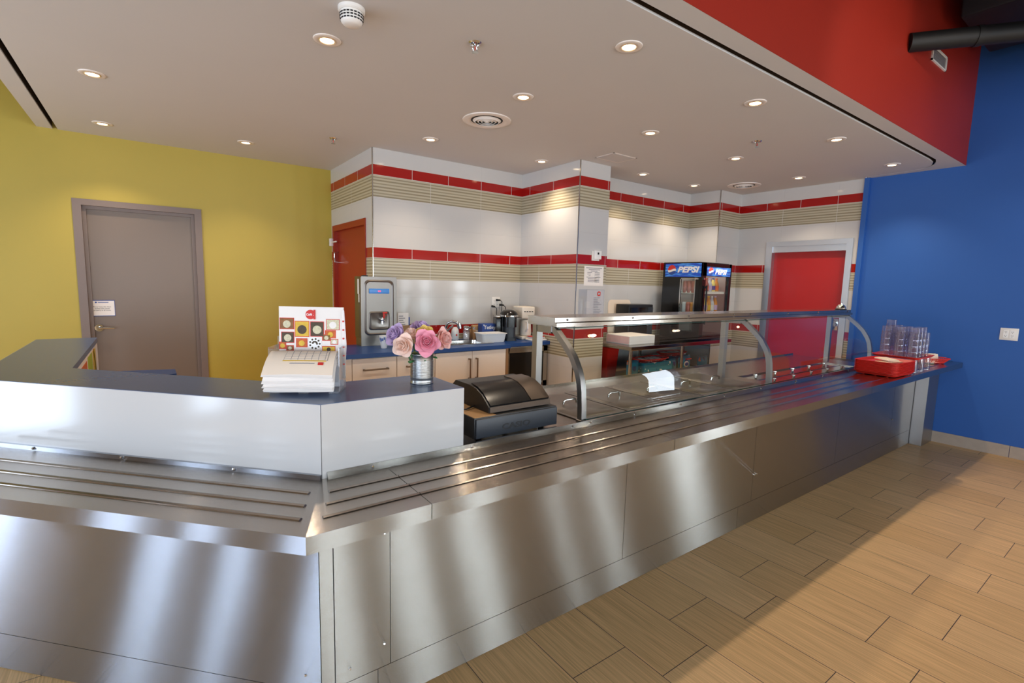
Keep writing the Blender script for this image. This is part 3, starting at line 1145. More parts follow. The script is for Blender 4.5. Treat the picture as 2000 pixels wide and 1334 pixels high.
# ---------------------------------------------------------------- pan lids on the hot deck
def pan_lid(label):
    t = thing('pan_lid', label, 'pan lid', group='steel lids over the hot food wells')
    w_, d_ = .176, .262
    mb = MB()
    mb.prism(rrect(-w_, -d_, w_, d_, .012, 3), 0, .004)
    o1 = rrect(-w_ + .022, -d_ + .028, w_ - .022, d_ - .028, .05, 5)
    o2 = rrect(-w_ + .032, -d_ + .038, w_ - .032, d_ - .038, .045, 5)
    n = len(o1)
    P = [(x, y, .004) for x, y in o1] + [(x, y, .009) for x, y in o2]
    F = [[i, (i + 1) % n, n + (i + 1) % n, n + i] for i in range(n)] + [[n + i for i in range(n)]]
    mb.poly(P, F)
    obj('lid', mb, M['steel_warm'], t, smooth=40)
    obj('handle', MB().tube([(-.05, 0, .012), (-.048, 0, .03), (-.03, 0, .036), (.03, 0, .036), (.048, 0, .03), (.05, 0, .012)], .006, 8), M['steel_p'], t)
    return t


NAMES5 = ['closest to the cash register', 'second from the cash register', 'third from the cash register', 'fourth from the cash register', 'farthest from the cash register']
lid0 = None
for k in range(5):
    lab = 'flat steel pan lid with a bar handle, ' + NAMES5[k]
    x = 1.720 + .363 * (k + .5)
    if lid0 is None:
        lid0 = pan_lid(lab)
        lid0.location = (x, 2.03, ZT)
    else:
        dup(lid0, (x, 2.03, ZT), label=lab)


def well_lid(label):
    t = thing('well_insert', label, 'pan lid', group='small lidded inserts in the cold well')
    mb = MB().prism(rrect(-.150, -.135, .150, .135, .01, 3), -.004, .001)
    mb.box(-.144, -.004, .001, .144, .004, .006)
    obj('lid', mb, M['steel_p'], t, smooth=30)
    obj('knob', MB().lathe([(0, .001), (.010, .001), (.008, .012), (.018, .018), (.017, .026), (0, .028)], 14, Matrix.Translation((0, .075, 0))), M['steel_p'], t)
    obj('knob', MB().lathe([(0, .001), (.009, .001), (.007, .010), (.015, .014), (.014, .02), (0, .022)], 14, Matrix.Translation((0, -.075, 0))), M['steel_p'], t)
    return t


w0 = None
NW = ['first behind the middle guard post', 'second from the middle guard post', 'third from the middle guard post', 'fourth from the middle guard post', 'fifth and farthest from the middle guard post']
for k in range(5):
    x = WX0 + .308 * (k + .5)
    lab = 'small steel insert lid with two knobs, ' + NW[k]
    if w0 is None:
        w0 = well_lid(lab)
        w0.location = (x, 1.915, ZT - .012)
    else:
        dup(w0, (x, 1.915, ZT - .012), label=lab)

# ---------------------------------------------------------------- sneeze guard
sg = thing('sneeze_guard', 'curved glass sneeze guard with steel arches and top shelf', 'sneeze guard', (1.71, 1.72, ZT))
prof = [(1.720, ZT), (1.723, .95), (1.729, 1.024), (1.740, 1.080), (1.757, 1.125), (1.801, 1.195), (1.852, 1.245), (1.903, 1.287), (1.945, 1.322), (1.97, 1.332)]
PX = (1.71, 3.555, 5.42)
for x in PX:
    mb = MB().strip(prof, -.032, x - .016, x + .016)
    mb.box(x - .022, 1.715, ZT - .001, x + .022, 1.757, ZT + .018, .002, 1)
    obj('arch_post', mb, M['steel_soft'], sg, world=True, smooth=30)
for x in PX:
    mb = MB().box(x - .02, 2.085, ZT - .001, x + .02, 2.125, 1.326)
    mb.box(x - .02, 1.97, 1.29, x + .02, 2.09, 1.326)
    obj('rear_post', mb, M['steel_soft'], sg, world=True, smooth=0)
gp = [(y - .004, z) for y, z in prof[1:-1]]
gp[0] = (1.716, .885)
for x0, x1 in ((PX[0] + .004, PX[1] - .002), (PX[1] + .002, PX[2] - .004)):
    n = len(gp)
    P = [(x0, y, z) for y, z in gp] + [(x1, y, z) for y, z in gp]
    F = [[i, i + 1, n + i + 1, n + i] for i in range(n - 1)]
    gl = obj('glass_panel', MB().poly(P, F), M['glass'], sg, world=True, smooth=80)
    e = MB()
    e.box(x0, 1.712, .881, x1, 1.719, .887)
    e.box(x0, 1.938, 1.3165, x1, 1.944, 1.321)
    obj('glass_edge', e, M['glass_edge'], sg, world=True, smooth=0)
mb = MB()
SX0, SX1 = 1.695, 5.455
mb.extr_x([(1.930, 1.326), (1.930, 1.345), (1.945, 1.350), (1.945, 1.372), (2.175, 1.372), (2.175, 1.326)], SX0, SX1)
obj('top_shelf', mb, M['steel_top'], sg, world=True, smooth=0)
for x in (1.78, 2.3, 2.85, 3.4, 3.62, 4.2, 4.75, 5.38):
    obj('screw', MB().sphere((x, 1.944, 1.361), .006, 8), M['chrome'], sg, world=True)

# ================================================================== WHITE CASHIER COUNTER
cc = thing('cashier_counter', 'white panelled cashier counter with a grey-blue top, bent to the left', 'counter', (.45, 1.7, 0))
ZC = 1.1243
Cx = -.59
tC = (PB.x - Cx) / -DL.x
OB = [(1.0037, PB.y), (PB.x, PB.y), on_left(PB, tC), (Cx, 4.22), (-.295, 4.22), (-.295, 2.893), (.518, 2.0356), (1.0037, 2.0356)]
c2 = OB[2]
th = .018
# outer panels
obj('front_panel', MB().prism([(1.0037, PB.y), (PB.x + .001, PB.y), (PB.x + .008, PB.y + th), (1.0037, PB.y + th)], ZT + .0, ZC - .001), M['white_lam'], cc, world=True, smooth=0)
pb2 = Vector((PB.x + .008, PB.y + th))
ql = [(PB.x - .001, PB.y + .0005), c2, (c2[0] + th, c2[1] + .008), (pb2.x - .001, pb2.y + .001)]
obj('front_panel', MB().prism(ql, ZT + .0, ZC - .001), M['white_lam'], cc, world=True, smooth=0)
obj('wing_panel', MB().prism([(Cx, c2[1] + .002), (Cx, 4.22), (Cx + th, 4.22), (Cx + th, c2[1] + .01)], 0, ZC - .001), M['white_lam'], cc, world=True, smooth=0)
obj('end_panel', MB().box(1.0037 - th, PB.y + th + .001, .866, 1.0037, 2.0356, ZC - .001), M['white_lam'], cc, world=True, smooth=0)
ins = [(1.0037 - th, PB.y + th), (pb2.x, pb2.y), (c2[0] + th, c2[1] + .008), (Cx + th, 4.21), (-.305, 4.21), (-.305, 2.889), (.514, 2.0256), (1.0037 - th, 2.0256)]
obj('carcass', MB().prism(ins, 0.0, ZC - .03), M['white_lam'], cc, world=True, smooth=0)
top = [(1.0037, PB.y + .003), (PB.x + .0015, PB.y + .003), (c2[0] + .003, c2[1] + .001), (Cx + .003, 4.22), (-.295, 4.22), (-.295, 2.893), (.518, 2.0356), (1.0037, 2.0356)]
obj('worktop', MB().prism(top, ZC - .028, ZC), M['blue_lam'], cc, world=True, smooth=0, label='grey-blue laminate worktop')
# food poster on the inner side of the wing
fpz = thing('food_poster', 'bright food photo poster fixed inside the far wing of the cashier counter', 'poster', (-.304, 3.7, .9))
obj('sheet', MB().box(-.302, 3.05, .62, -.296, 4.19, ZC - .032), M['white_paper'], fpz, world=True, smooth=0)
for (y0, z0, y1, z1, k) in ((3.10, .80, 3.5, 1.07, 'food3'), (3.55, .88, 3.80, 1.08, 'lime'), (3.55, .64, 3.86, .85, 'food1'), (3.10, .64, 3.5, .76, 'red_ink'), (3.84, .93, 4.02, 1.08, 'food4')):
    obj('photo', MB().box(-.2965, y0, z0, -.2945, y1, z1), M[k], fpz, world=True, smooth=0)
mb = MB()
mb.poly([(-.2945, 3.88, 1.09), (-.2945, 3.915, 1.09), (-.2945, 4.17, .64), (-.2945, 4.13, .64)], [[0, 1, 2, 3]])
mb.poly([(-.294, 3.53, .62), (-.294, 3.56, .62), (-.294, 4.0, .9), (-.294, 3.97, .9)], [[0, 1, 2, 3]])
obj('orange_stripe', mb, M['orange'], fpz, world=True, smooth=0)
# lower blue desk behind the counter
dk = thing('low_desk', 'low blue topped desk behind the cashier counter near the grey door', 'desk', (-.05, 4.0, 0))
obj('worktop', MB().prism([(-.29, 3.72), (.116, 3.90), (.114, 4.09), (-.29, 4.19)], .872, .90), M['blue_edge'], dk, world=True, smooth=0)
obj('base', MB().box(-.28, 3.80, 0, .05, 4.08, .872), M['white_lam'], dk, world=True, smooth=0)

# ================================================================== CEILING FIXTURES
def downlight(label):
    t = thing('recessed_downlight', label, 'ceiling light', group='recessed ceiling downlights')
    obj('trim_ring', MB().lathe([(.046, .0), (.046, -.004), (.062, -.007), (.070, -.004), (.072, .0)], 32), M['lamp_white'], t)
    obj('gimbal_ring', MB().lathe([(.036, .0), (.036, -.006), (.041, -.009), (.046, -.005), (.046, 0)], 28), M['lamp_in'], t)
    obj('lamp_lens', MB().lathe([(0, -.0035), (.036, -.0035), (.036, -.001), (0, -.001)], 24), M['lamp'], t)
    d = bpy.data.lights.new('lamp_beam', 'SPOT')
    d.energy = DOWN_POWER
    d.color = WARM
    d.spot_size = R(112)
    d.spot_blend = 0.9
    d.shadow_soft_size = 0.03
    o = bpy.data.objects.new('lamp_beam', d)
    COL.objects.link(o)
    o.parent = t
    o.location = (0, 0, -.045)
    return t


DL_POS = [
    (2.135, 1.930, 'in the row nearest the red bulkhead, first from the left'),
    (3.425, 1.928, 'in the row nearest the red bulkhead, second from the left'),
    (4.742, 1.930, 'in the row nearest the red bulkhead, third from the left'),
    (6.065, 1.937, 'in the row nearest the red bulkhead, last one by the blue wall'),
    (0.835, 2.894, 'in the second row, left of the front sprinkler'),
    (2.137, 2.866, 'in the second row, just right of the large round vent'),
    (3.433, 2.822, 'in the second row, third from the left'),
    (4.712, 2.808, 'in the second row, fourth from the left'),
    (6.028, 2.809, 'in the second row, above the steel framed red door'),
    (2.117, 4.222, 'in front of the tiled sink wall, behind the large round vent'),
    (3.377, 4.177, 'in the inner corner beside the tiled pillar'),
    (4.613, 3.864, 'above the prep table, just right of the pillar'),
    (5.574, 3.849, 'above the drinks cooler in the corner'),
    (-0.233, 4.337, 'beside the left ceiling slot, nearer the viewer'),
    (-0.260, 5.674, 'near the yellow wall above the left side of the grey door'),
    (0.810, 5.499, 'near the yellow wall, right of the grey door'),
]
d0 = None
for x, y, where in DL_POS:
    lab = 'lit round downlight ' + where
    if d0 is None:
        d0 = downlight(lab)
        d0.location = (x, y, CEIL)
    else:
        dup(d0, (x, y, CEIL), label=lab)


def round_vent(label):
    t = thing('round_vent', label, 'air vent', group='round ceiling diffusers')
    obj('flange', MB().lathe([(.125, -.0), (.135, -.006), (.165, -.012), (.190, -.006), (.192, .0)], 40), M['lamp_white'], t)
    for r in (.112, .086, .060, .034):
        obj('ring', MB().lathe([(r, -.004), (r - .006, -.006), (r - .020, -.018), (r - .022, -.016), (r - .008, -.003)], 36), M['white'], t)
    obj('hub', MB().lathe([(0, -.016), (.012, -.014), (.014, -.004), (0, -.002)], 16), M['white'], t)
    obj('backing', MB().lathe([(0, -.0010), (.126, -.0010), (.126, -.0002), (0, -.0002)], 32), M['black_paint'], t)
    return t


v = round_vent('large round white ceiling vent in the middle of the ceiling')
v.location = (2.218, 3.447, CEIL)
dup(v, (6.003, 3.442, CEIL), label='round white ceiling vent near the corner by the red steel framed door')


def sprinkler(label):
    t = thing('sprinkler_head', label, 'sprinkler', group='ceiling sprinkler heads')
    obj('escutcheon', MB().lathe([(.016, 0), (.020, -.010), (.030, -.008), (.036, -.0)], 24), M['chrome'], t)
    mb = MB().cyl((0, 0, -.001), (0, 0, -.018), .010, 12)
    mb.tube([(.009, 0, -.016), (.014, 0, -.03), (.008, 0, -.042)], .0025, 6).tube([(-.009, 0, -.016), (-.014, 0, -.03), (-.008, 0, -.042)], .0025, 6)
    mb.cyl((0, 0, -.040), (0, 0, -.046), .008, 12).cyl((0, 0, -.046), (0, 0, -.0485), .019, 16)
    obj('body', mb, M['chrome'], t)
    obj('bulb', MB().cyl((0, 0, -.018), (0, 0, -.040), .0028, 8), M['red_ink'], t, label='red glass bulb')
    return t


s = sprinkler('chrome sprinkler head nearest the viewer, between the two front downlights')
s.location = (1.473, 2.419, CEIL)
dup(s, (1.421, 4.787, CEIL), label='small chrome sprinkler head far back by the tiled corner and red door')
dup(s, (4.315, 2.384, CEIL), label='chrome sprinkler head on the right half of the ceiling')

t = thing('smoke_detector', 'white domed smoke detector at the top of the ceiling', 'smoke detector', (.837, 2.50, CEIL))
obj('base', MB().lathe([(0, 0), (.062, 0), (.062, -.014), (.056, -.020), (0, -.020)], 32), M['white'], t)
obj('dome', MB().lathe([(.052, -.020), (.054, -.040), (.050, -.062), (.040, -.074), (.030, -.078), (0, -.079)], 32), M['white'], t)
mb = MB()
for k in range(20):
    a = 2 * PI * k / 20
    for z0, z1, rr in ((-.030, -.036, .0545), (-.042, -.048, .0545), (-.054, -.060, .0515)):
        T = Matrix.Rotation(a, 4, 'Z')
        mb.box(rr - .002, -.006, z1, rr + .0006, .006, z0, T=T)
obj('sensor_slots', mb, M['black_paint'], t, smooth=0)

t = thing('access_hatch', 'flat white access hatch in the ceiling near the tiled pillar', 'hatch', (3.84, 3.57, CEIL))
obj('panel', MB().box(-.15, -.11, -.004, .15, .11, -.0005, .001, 1), M['ceiling'], t, smooth=0)
obj('hatch_frame', MB().box(-.165, -.125, -.003, -.152, .125, -.0).box(.152, -.125, -.003, .165, .125, 0).box(-.165, -.125, -.003, .165, -.112, 0).box(-.165, .112, -.003, .165, .125, 0), M['lamp_white'], t, smooth=0)

t = thing('wall_vent', 'white rectangular vent grille high on the red bulkhead', 'air vent', (5.435, YS - .002, 3.50))
mb = MB().box(-.19, -.012, -.058, .19, -.0005, -.046).box(-.19, -.012, .046, .19, -.0005, .058).box(-.19, -.012, -.058, -.176, -.0005, .058).box(.176, -.012, -.058, .19, -.0005, .058)
obj('grille_frame', mb, M['white'], t, smooth=0)
mb = MB()
for k in range(9):
    z = -.042 + k * .0105
    mb.poly([(-.176, -.010, z - .004), (.176, -.010, z - .004), (.176, -.003, z + .004), (-.176, -.003, z + .004)], [[0, 1, 2, 3]])
obj('louvres', mb, M['white'], t, smooth=0)
obj('backing', MB().box(-.178, -.002, -.048, .178, -.0005, .048), M['grey_tx'], t, smooth=0)

t = thing('black_pipe', 'thick black pipe running out of the red bulkhead to the right', 'pipe', (4.75, YS, 3.42))
p0 = Vector((4.735, YS + .0, 3.425)); p1 = Vector((5.16, .93, 3.43)); p2 = p0 + (p1 - p0) * 2.2
obj('pipe', MB().tube([p0, p1, p2], .066, 24), M['black_paint'], t, world=True)
obj('collar', MB().tube([p0 + (p1 - p0) * .58, p0 + (p1 - p0) * .63], .071, 24), M['black_paint'], t, world=True)
t = thing('black_duct', 'black ventilation duct hanging under the black ceiling at top right', 'duct', (5.4, .9, 3.72))
obj('duct', MB().box(5.35, -.9, 3.74, 6.3, 1.36, 4.25, .02), M['black_paint'], t, world=True)
for y in (.2, .8):
    obj('seam', MB().box(5.34, y, 3.73, 6.31, y + .03, 4.26, .004), M['black_paint'], t, world=True)
t = thing('black_duct', 'long black duct added out of view over the dining room to shade the upper walls', 'duct', (3.3, -2.8, 3.05))  # unseen duct, added to keep left window light off the upper walls
obj('duct', MB().box(3.0, -5.9, 3.05, 3.55, .20, 3.62, .02), M['black_paint'], t, world=True)
for y in (-4.5, -3.0, -1.5):
    obj('seam', MB().box(2.985, y, 3.035, 3.565, y + .03, 3.635, .004), M['black_paint'], t, world=True)
for y in (-4.6, -.4):
    obj('hanger', MB().cyl((3.27, y, 3.61), (3.27, y, HIGH - .001), .012, 10), M['black_paint'], t, world=True)
t = thing('black_duct', 'short black duct added out of view beside the blue wall to shade its upper part', 'duct', (5.0, -.8, 3.1))  # unseen cross duct, added to block rear window light high on the blue wall
obj('duct', MB().box(3.6, -1.15, 3.05, 6.60, -.55, 3.62, .02), M['black_paint'], t, world=True)
for x in (4.1, 5.1):
    obj('hanger', MB().cyl((x, -.85, 3.61), (x, -.85, HIGH - .001), .012, 10), M['black_paint'], t, world=True)
t = thing('thin_black_pipe', 'thin black pipe with an elbow in front of the blue wall at top right', 'pipe', (6.45, 1.40, 3.9))
obj('pipe', MB().tube([(6.45, 1.38, HIGH - .001), (6.45, 1.38, 3.99), (6.45, 1.36, 3.94), (6.45, 1.30, 3.92), (6.45, -.5, 3.95)], .022, 12), M['black_paint'], t, world=True)
obj('elbow', MB().sphere((6.45, 1.37, 3.945), .042, 14), M['black_paint'], t, world=True)

# outlet on the blue wall
t = thing('wall_outlet', 'white double wall outlet on the blue wall', 'outlet', (XB, 1.016, 1.181))
Tx = frame((XB, 1.016, 1.181), (0, -1, 0), (0, 0, 1))          # local z points into the room
obj('cover_plate', MB().box(-.064, -.058, .0, .064, .058, .006, .003, 2, T=Tx), M['white'], t, world=True)
for xx in (-.023, .023):
    obj('receptacle', MB().prism(rrect(xx - .017, -.036, xx + .017, .036, .008, 3), .006, .0085, T=Tx), M['white_gloss'], t, world=True)
    mb = MB()
    for yy in (-.018, .018):
        mb.box(xx - .007, yy, .0085, xx - .0045, yy + .009, .0092, T=Tx).box(xx + .0045, yy, .0085, xx + .007, yy + .008, .0092, T=Tx)
        mb.cyl(Tx @ Vector((xx, yy - .006, .0085)), Tx @ Vector((xx, yy - .006, .0092)), .0026, 8)
    obj('slots', mb, M['dark'], t, world=True, smooth=0)

# ================================================================== KITCHEN: sink counter
t = thing('blue_worktop', 'long blue laminate worktop with a cut-out for the sink', 'worktop', (2.3, 4.5, .872))
SKX0, SKX1, SKY0, SKY1 = 2.28, 2.90, 4.34, 4.66
WZ = .91
mb = MB()
mb.box(1.25, 4.156, .872, SKX0, 4.80, WZ)
mb.box(1.795, 4.79, .872, SKX0, YK - .002, WZ)
mb.box(SKX1, 4.156, .872, 3.022, YK - .002, WZ)
mb.box(SKX0, 4.156, .872, SKX1, SKY0, WZ)
mb.box(SKX0, SKY1, .872, SKX1, YK - .002, WZ)
mb.box(3.022, 4.235, .872, X1 - .006, YK - .002, WZ)
obj('worktop', mb, M['blue_edge'], t, world=True, smooth=0)
t = thing('sink', 'stainless steel sink basin set in the blue worktop', 'sink', (2.59, 4.5, WZ))
mb = MB()
o_, i_ = rrect(SKX0 - .03, SKY0 - .03, SKX1 + .03, SKY1 + .03, .03, 4), rrect(SKX0 + .015, SKY0 + .015, SKX1 - .015, SKY1 - .015, .05, 4)
b_ = rrect(SKX0 + .03, SKY0 + .03, SKX1 - .03, SKY1 - .03, .05, 4)
n = len(o_)
P = [(x, y, WZ + .001) for x, y in o_] + [(x, y, WZ + .006) for x, y in o_] + [(x, y, WZ + .004) for x, y in i_] + [(x, y, WZ - .15) for x, y in b_]
F = []
for k in range(3):
    F += [[k * n + i, k * n + (i + 1) % n, (k + 1) * n + (i + 1) % n, (k + 1) * n + i] for i in range(n)]
F.append([3 * n + i for i in range(n)])
mb.poly(P, F)
obj('basin', mb, M['steel_p'], t, world=True, smooth=50)
obj('drain', MB().cyl((2.59, 4.5, WZ - .149), (2.59, 4.5, WZ - .145), .04, 20), M['dark_steel'], t, world=True)
t = thing('faucet', 'chrome arched kitchen faucet behind the sink', 'faucet', (2.575, 4.74, WZ))
obj('base', MB().lathe([(0, 0), (.032, 0), (.030, .02), (.022, .04), (.020, .10), (0, .10)], 20), M['chrome'], t)
sp = [(0, 0, .08), (-.005, -.0, .14), (.01, -.015, .19), (.045, -.05, .215), (.085, -.09, .20), (.10, -.105, .165)]
obj('spout', MB().tube(sp, .016, 12), M['chrome'], t)
obj('spray_head', MB().cyl((.098, -.103, .19), (.106, -.112, .135), .026, 16, .021), M['chrome'], t)
obj('lever', MB().tube([(0, 0, .09), (.035, -.01, .13), (.075, -.02, .165)], .010, 10, taper=[1.2, .9, .8]), M['chrome'], t)

# base cabinets
def cab_body(t, x0, x1, y0=4.21, y1=4.80, kick=True):
    obj('body', MB().box(x0 + .0005, y0, .10, x1 - .0005, y1, .871), M['cab'], t, world=True, smooth=0)
    obj('toe_kick', MB().box(x0 + .0005, y0 + .05, .001, x1 - .0005, y0 + .07, .0995), M['dark'], t, world=True, smooth=0)


def bar_handle(parent, a, b, depth=.03):
    a, b = Vector(a), Vector(b)
    d = (b - a).normalized()
    y0 = a.y
    mb = MB()
    horizontal = abs(d.x) > .5
    if horizontal:
        mb.box(a.x, y0 - depth - .008, a.z - .007, b.x, y0 - depth, a.z + .007, .001, 1)
        for x in (a.x, b.x - .014):
            mb.box(x, y0 - depth - .002, a.z - .007, x + .014, y0, a.z + .007)
    else:
        mb.box(a.x - .007, y0 - depth - .008, a.z, a.x + .007, y0 - depth, b.z, .001, 1)
        for z in (a.z, b.z - .014):
            mb.box(a.x - .007, y0 - depth - .002, z, a.x + .007, y0, z + .014)
    return obj('handle', mb, M['bronze'], parent, world=True, smooth=0, label='brushed bronze bar handle')


YF = 4.19
t = thing('end_panel', 'narrow cream filler panel at the left end of the sink counter', 'cabinet', (1.31, 4.4, 0))
obj('panel', MB().box(1.262, YF + .004, .001, 1.369, 4.80, .871), M['cab'], t, world=True, smooth=0)
t = thing('drawer_cabinet', 'cream base cabinet with a wide top drawer, under the water dispenser', 'cabinet', (1.57, 4.4, 0))
cab_body(t, 1.371, 1.776)
dr = obj('drawer', MB().box(1.374, YF, .672, 1.773, YF + .019, .862, .001, 1), M['cab'], t, world=True, smooth=0)
bar_handle(dr, (1.465, YF, .765), (1.690, YF, .765))
dr = obj('drawer', MB().box(1.374, YF, .11, 1.773, YF + .019, .668, .001, 1), M['cab'], t, world=True, smooth=0)
bar_handle(dr, (1.465, YF, .56), (1.690, YF, .56))
t = thing('drawer_cabinet', 'cream base cabinet with a drawer, behind the tin can of flowers', 'cabinet', (1.97, 4.4, 0))
cab_body(t, 1.777, 2.160)
dr = obj('drawer', MB().box(1.780, YF, .672, 2.157, YF + .019, .862, .001, 1), M['cab'], t, world=True, smooth=0)
bar_handle(dr, (1.865, YF, .765), (2.070, YF, .765))
dr = obj('drawer', MB().box(1.780, YF, .11, 2.157, YF + .019, .668, .001, 1), M['cab'], t, world=True, smooth=0)
bar_handle(dr, (1.865, YF, .56), (2.070, YF, .56))
t = thing('sink_cabinet', 'cream double door base cabinet under the sink', 'cabinet', (2.59, 4.4, 0))
mb = MB().box(2.162, 4.21, .10, 3.005, 4.23, .66).box(2.162, 4.23, .10, 2.18, 4.80, .871).box(2.99, 4.23, .10, 3.005, 4.80, .871).box(2.18, 4.23, .10, 2.99, 4.80, .12)
obj('body', mb, M['cab'], t, world=True, smooth=0)
obj('toe_kick', MB().box(2.162, 4.26, .001, 3.005, 4.28, .0995), M['dark'], t, world=True, smooth=0)
for x0, x1, hx in ((2.165, 2.572, 2.535), (2.576, 2.983, 2.618)):
    dr = obj('door', MB().box(x0, YF, .11, x1, YF + .019, .862, .001, 1), M['cab'], t, world=True, smooth=0)
    bar_handle(dr, (hx, YF, .585), (hx, YF, .795))
obj('side_panel', MB().box(2.986, YF + .001, .10, 3.018, 4.80, .871), M['cab_edge'], t, world=True, smooth=0)

# undercounter fridge
t = thing('small_fridge', 'small undercounter fridge with a dark glass door and steel frame', 'fridge', (3.33, 4.5, 0))
FX0, FX1, FY, FZ = 3.030, 3.612, 4.262, .864
obj('body', MB().box(FX0, FY + .03, .02, FX1, 4.80, FZ, .004), M['steel_p'], t, world=True, smooth=0)
mb = MB().box(FX0, FY, .06, FX0 + .055, FY + .03, FZ - .01).box(FX1 - .055, FY, .06, FX1, FY + .03, FZ - .01).box(FX0, FY, FZ - .065, FX1, FY + .03, FZ - .01).box(FX0, FY, .06, FX1, FY + .03, .46)
dr = obj('door_frame', mb, M['steel_p'], t, world=True, smooth=0)
obj('glass', MB().box(FX0 + .055, FY + .004, .46, FX1 - .055, FY + .02, FZ - .065), M['black_gloss'], t, world=True, smooth=0, label='dark glass')
obj('lock', MB().cyl((FX1 - .07, FY, .425), (FX1 - .07, FY - .012, .425), .016, 16), M['dark_steel'], t, world=True)
for x in (FX0 + .05, FX1 - .05):
    obj('foot', MB().cyl((x, FY + .08, 0), (x, FY + .08, .02), .02, 12), M['black'], t, world=True)

# ---- hot water dispenser
t = thing('water_dispenser', 'tall stainless hot water dispenser with blue display on the worktop', 'water dispenser', (1.78, 4.62, WZ))
W2, H, Dp = .178, .665, .175
obj('body', MB().box(-W2, .012, .08, W2, Dp, H, .004), M['steel_warm'], t)
obj('base', MB().box(-W2 + .01, .028, 0, W2 - .01, Dp, .08), M['steel_warm'], t, smooth=0)
# pressed front sheet with raised rim
mb = MB()
mb.prism(rrect(-W2, -.665, W2, -.08, .012, 3), 0, .012, T=Matrix(((1, 0, 0, 0), (0, 0, 1, 0), (0, -1, 0, 0), (0, 0, 0, 1))))
o1 = rrect(-W2 + .03, .105, W2 - .03, .635, .05, 6)
o2 = rrect(-W2 + .042, .117, W2 - .042, .623, .045, 6)
o3 = rrect(-W2 + .052, .127, W2 - .052, .613, .04, 6)
n = len(o1)
P = [(x, 0, z) for x, z in o1] + [(x, -.006, z) for x, z in o2] + [(x, .0, z) for x, z in o3]
F = []
for k in range(2):
    F += [[k * n + i, k * n + (i + 1) % n, (k + 1) * n + (i + 1) % n, (k + 1) * n + i] for i in range(n)]
mb.poly(P, F)
obj('front_panel', mb, M['steel_warm'], t, smooth=40)
dp = obj('display', MB().box(-.100, -.010, .505, .100, -.0005, .552, .003), M['blue_disp'], t, label='blue lit display')
text('digits', '00', .022, M['red_led'], t, frame(parent_matrix(t) @ Vector((0, -.0105, .528)), (1, 0, 0), (0, 0, 1)), sx=1.3)
mb = MB()
for r0, r1, dz in (((-.105, .155, .105, .335, .028), (-.093, .167, .093, .323, .024), 0),):
    a_ = rrect(*r0, 5); b_ = rrect(*r1, 5); n = len(a_)
    c_ = rrect(r1[0] + .008, r1[1] + .008, r1[2] - .008, r1[3] - .008, .02, 5)
    P = [(x, 0, z) for x, z in a_] + [(x, -.006, z) for x, z in b_] + [(x, -.0008, z) for x, z in c_]
    F = []
    for k in range(2):
        F += [[k * n + i, k * n + (i + 1) % n, (k + 1) * n + (i + 1) % n, (k + 1) * n + i] for i in range(n)]
    F.append([2 * n + i for i in range(n)])
    mb.poly(P, F)
obj('tap_panel', mb, M['steel_warm'], t, smooth=40)
tp = obj('tap', MB().cyl((0.01, 0, .26), (0.01, -.05, .255), .013, 14).cyl((0.01, -.05, .275), (0.01, -.052, .215), .012, 14).cyl((.01, -.035, .255), (.04, -.036, .24), .012, 12).sphere((.01, -.05, .26), .019, 12), M['chrome'], t)
obj('lever', MB().box(.018, -.058, .270, .034, -.046, .325, .004).box(.014, -.060, .315, .058, -.044, .330, .004).box(.020, -.056, .295, .050, -.046, .303, .002), M['red'], tp, label='red tap lever')
obj('lid_knob', MB().box(-.15, .02, H, -.10, .07, H + .012, .004), M['black'], t)
obj('side_sticker', MB().box(-W2 - .001, .05, .50, -W2, .09, .64).box(-W2 - .0012, .04, .42, -W2, .065, .50), M['white_paper'], t, smooth=0, label='white instruction stickers')
obj('cord', MB().tube([(W2 + .003, .165, .30), (W2 + .03, .15, .25), (W2 + .045, .13, .17), (W2 + .047, .13, .06), (W2 + .046, .13, .004)], .004, 6), M['cord'], t)

t = thing('mug', 'white mug with a blue pattern in front of the water dispenser', 'mug', (1.755, 4.44, WZ), rz=-.5)
obj('cup', MB().lathe([(0, 0), (.026, 0), (.028, .004), (.037, .06), (.044, .118), (.041, .118), (.034, .06), (.025, .008), (0, .008)], 28), M['white_gloss'], t)
obj('handle', MB().tube([(.038, 0, .09), (.066, 0, .095), (.072, 0, .065), (.058, 0, .035), (.033, 0, .03)], .006, 8), M['white_gloss'], t)
mb = MB()
for a, z, w_ in ((-2.5, .09, .35), (-2.0, .085, .4), (-1.5, .095, .35), (-1.0, .088, .4), (-.5, .095, .3), (-2.3, .072, .25), (-1.1, .07, .2)):
    mb.lathe([(.0412 + (z - .07) * .12, z - .012), (.0414 + (z - .07) * .12 + .0015, z + .012)], 4, None, a, a + w_)
obj('blue_pattern', mb, M['mugblue'], t)

# bits between dispenser and flowers
t = thing('brown_box', 'small open brown cardboard box behind the flowers', 'box', (2.07, 4.68, WZ))
mb = MB().box(-.075, -.06, 0, .085, -.056, .19).box(-.075, .056, 0, .085, .06, .19).box(-.075, -.056, 0, -.071, .056, .19).box(.081, -.056, 0, .085, .056, .19).box(-.071, -.056, 0, .081, .056, .004)
obj('carton', mb, M['brown'], t, smooth=0)
t = thing('printed_card', 'white printed card with a blue edge standing in the brown box', 'card', (2.065, 4.70, WZ + .006))
obj('card', MB().box(-.06, 0, 0, .055, .003, .305), M['white_paper'], t, smooth=0)
obj('blue_edge', MB().box(.055, -.001, 0, .068, .004, .26), M['blue_ink'], t, smooth=0)
mb = MB()
for k in range(9):
    mb.box(-.05, -.0008, .10 + k * .021, -.05 + .09 * (.5 + .5 * random.random()), 0, .108 + k * .021)
obj('print', mb, M['grey_tx'], t, smooth=0)
t = thing('black_cup', 'black paper cup beside the brown box', 'cup', (2.235, 4.70, WZ))
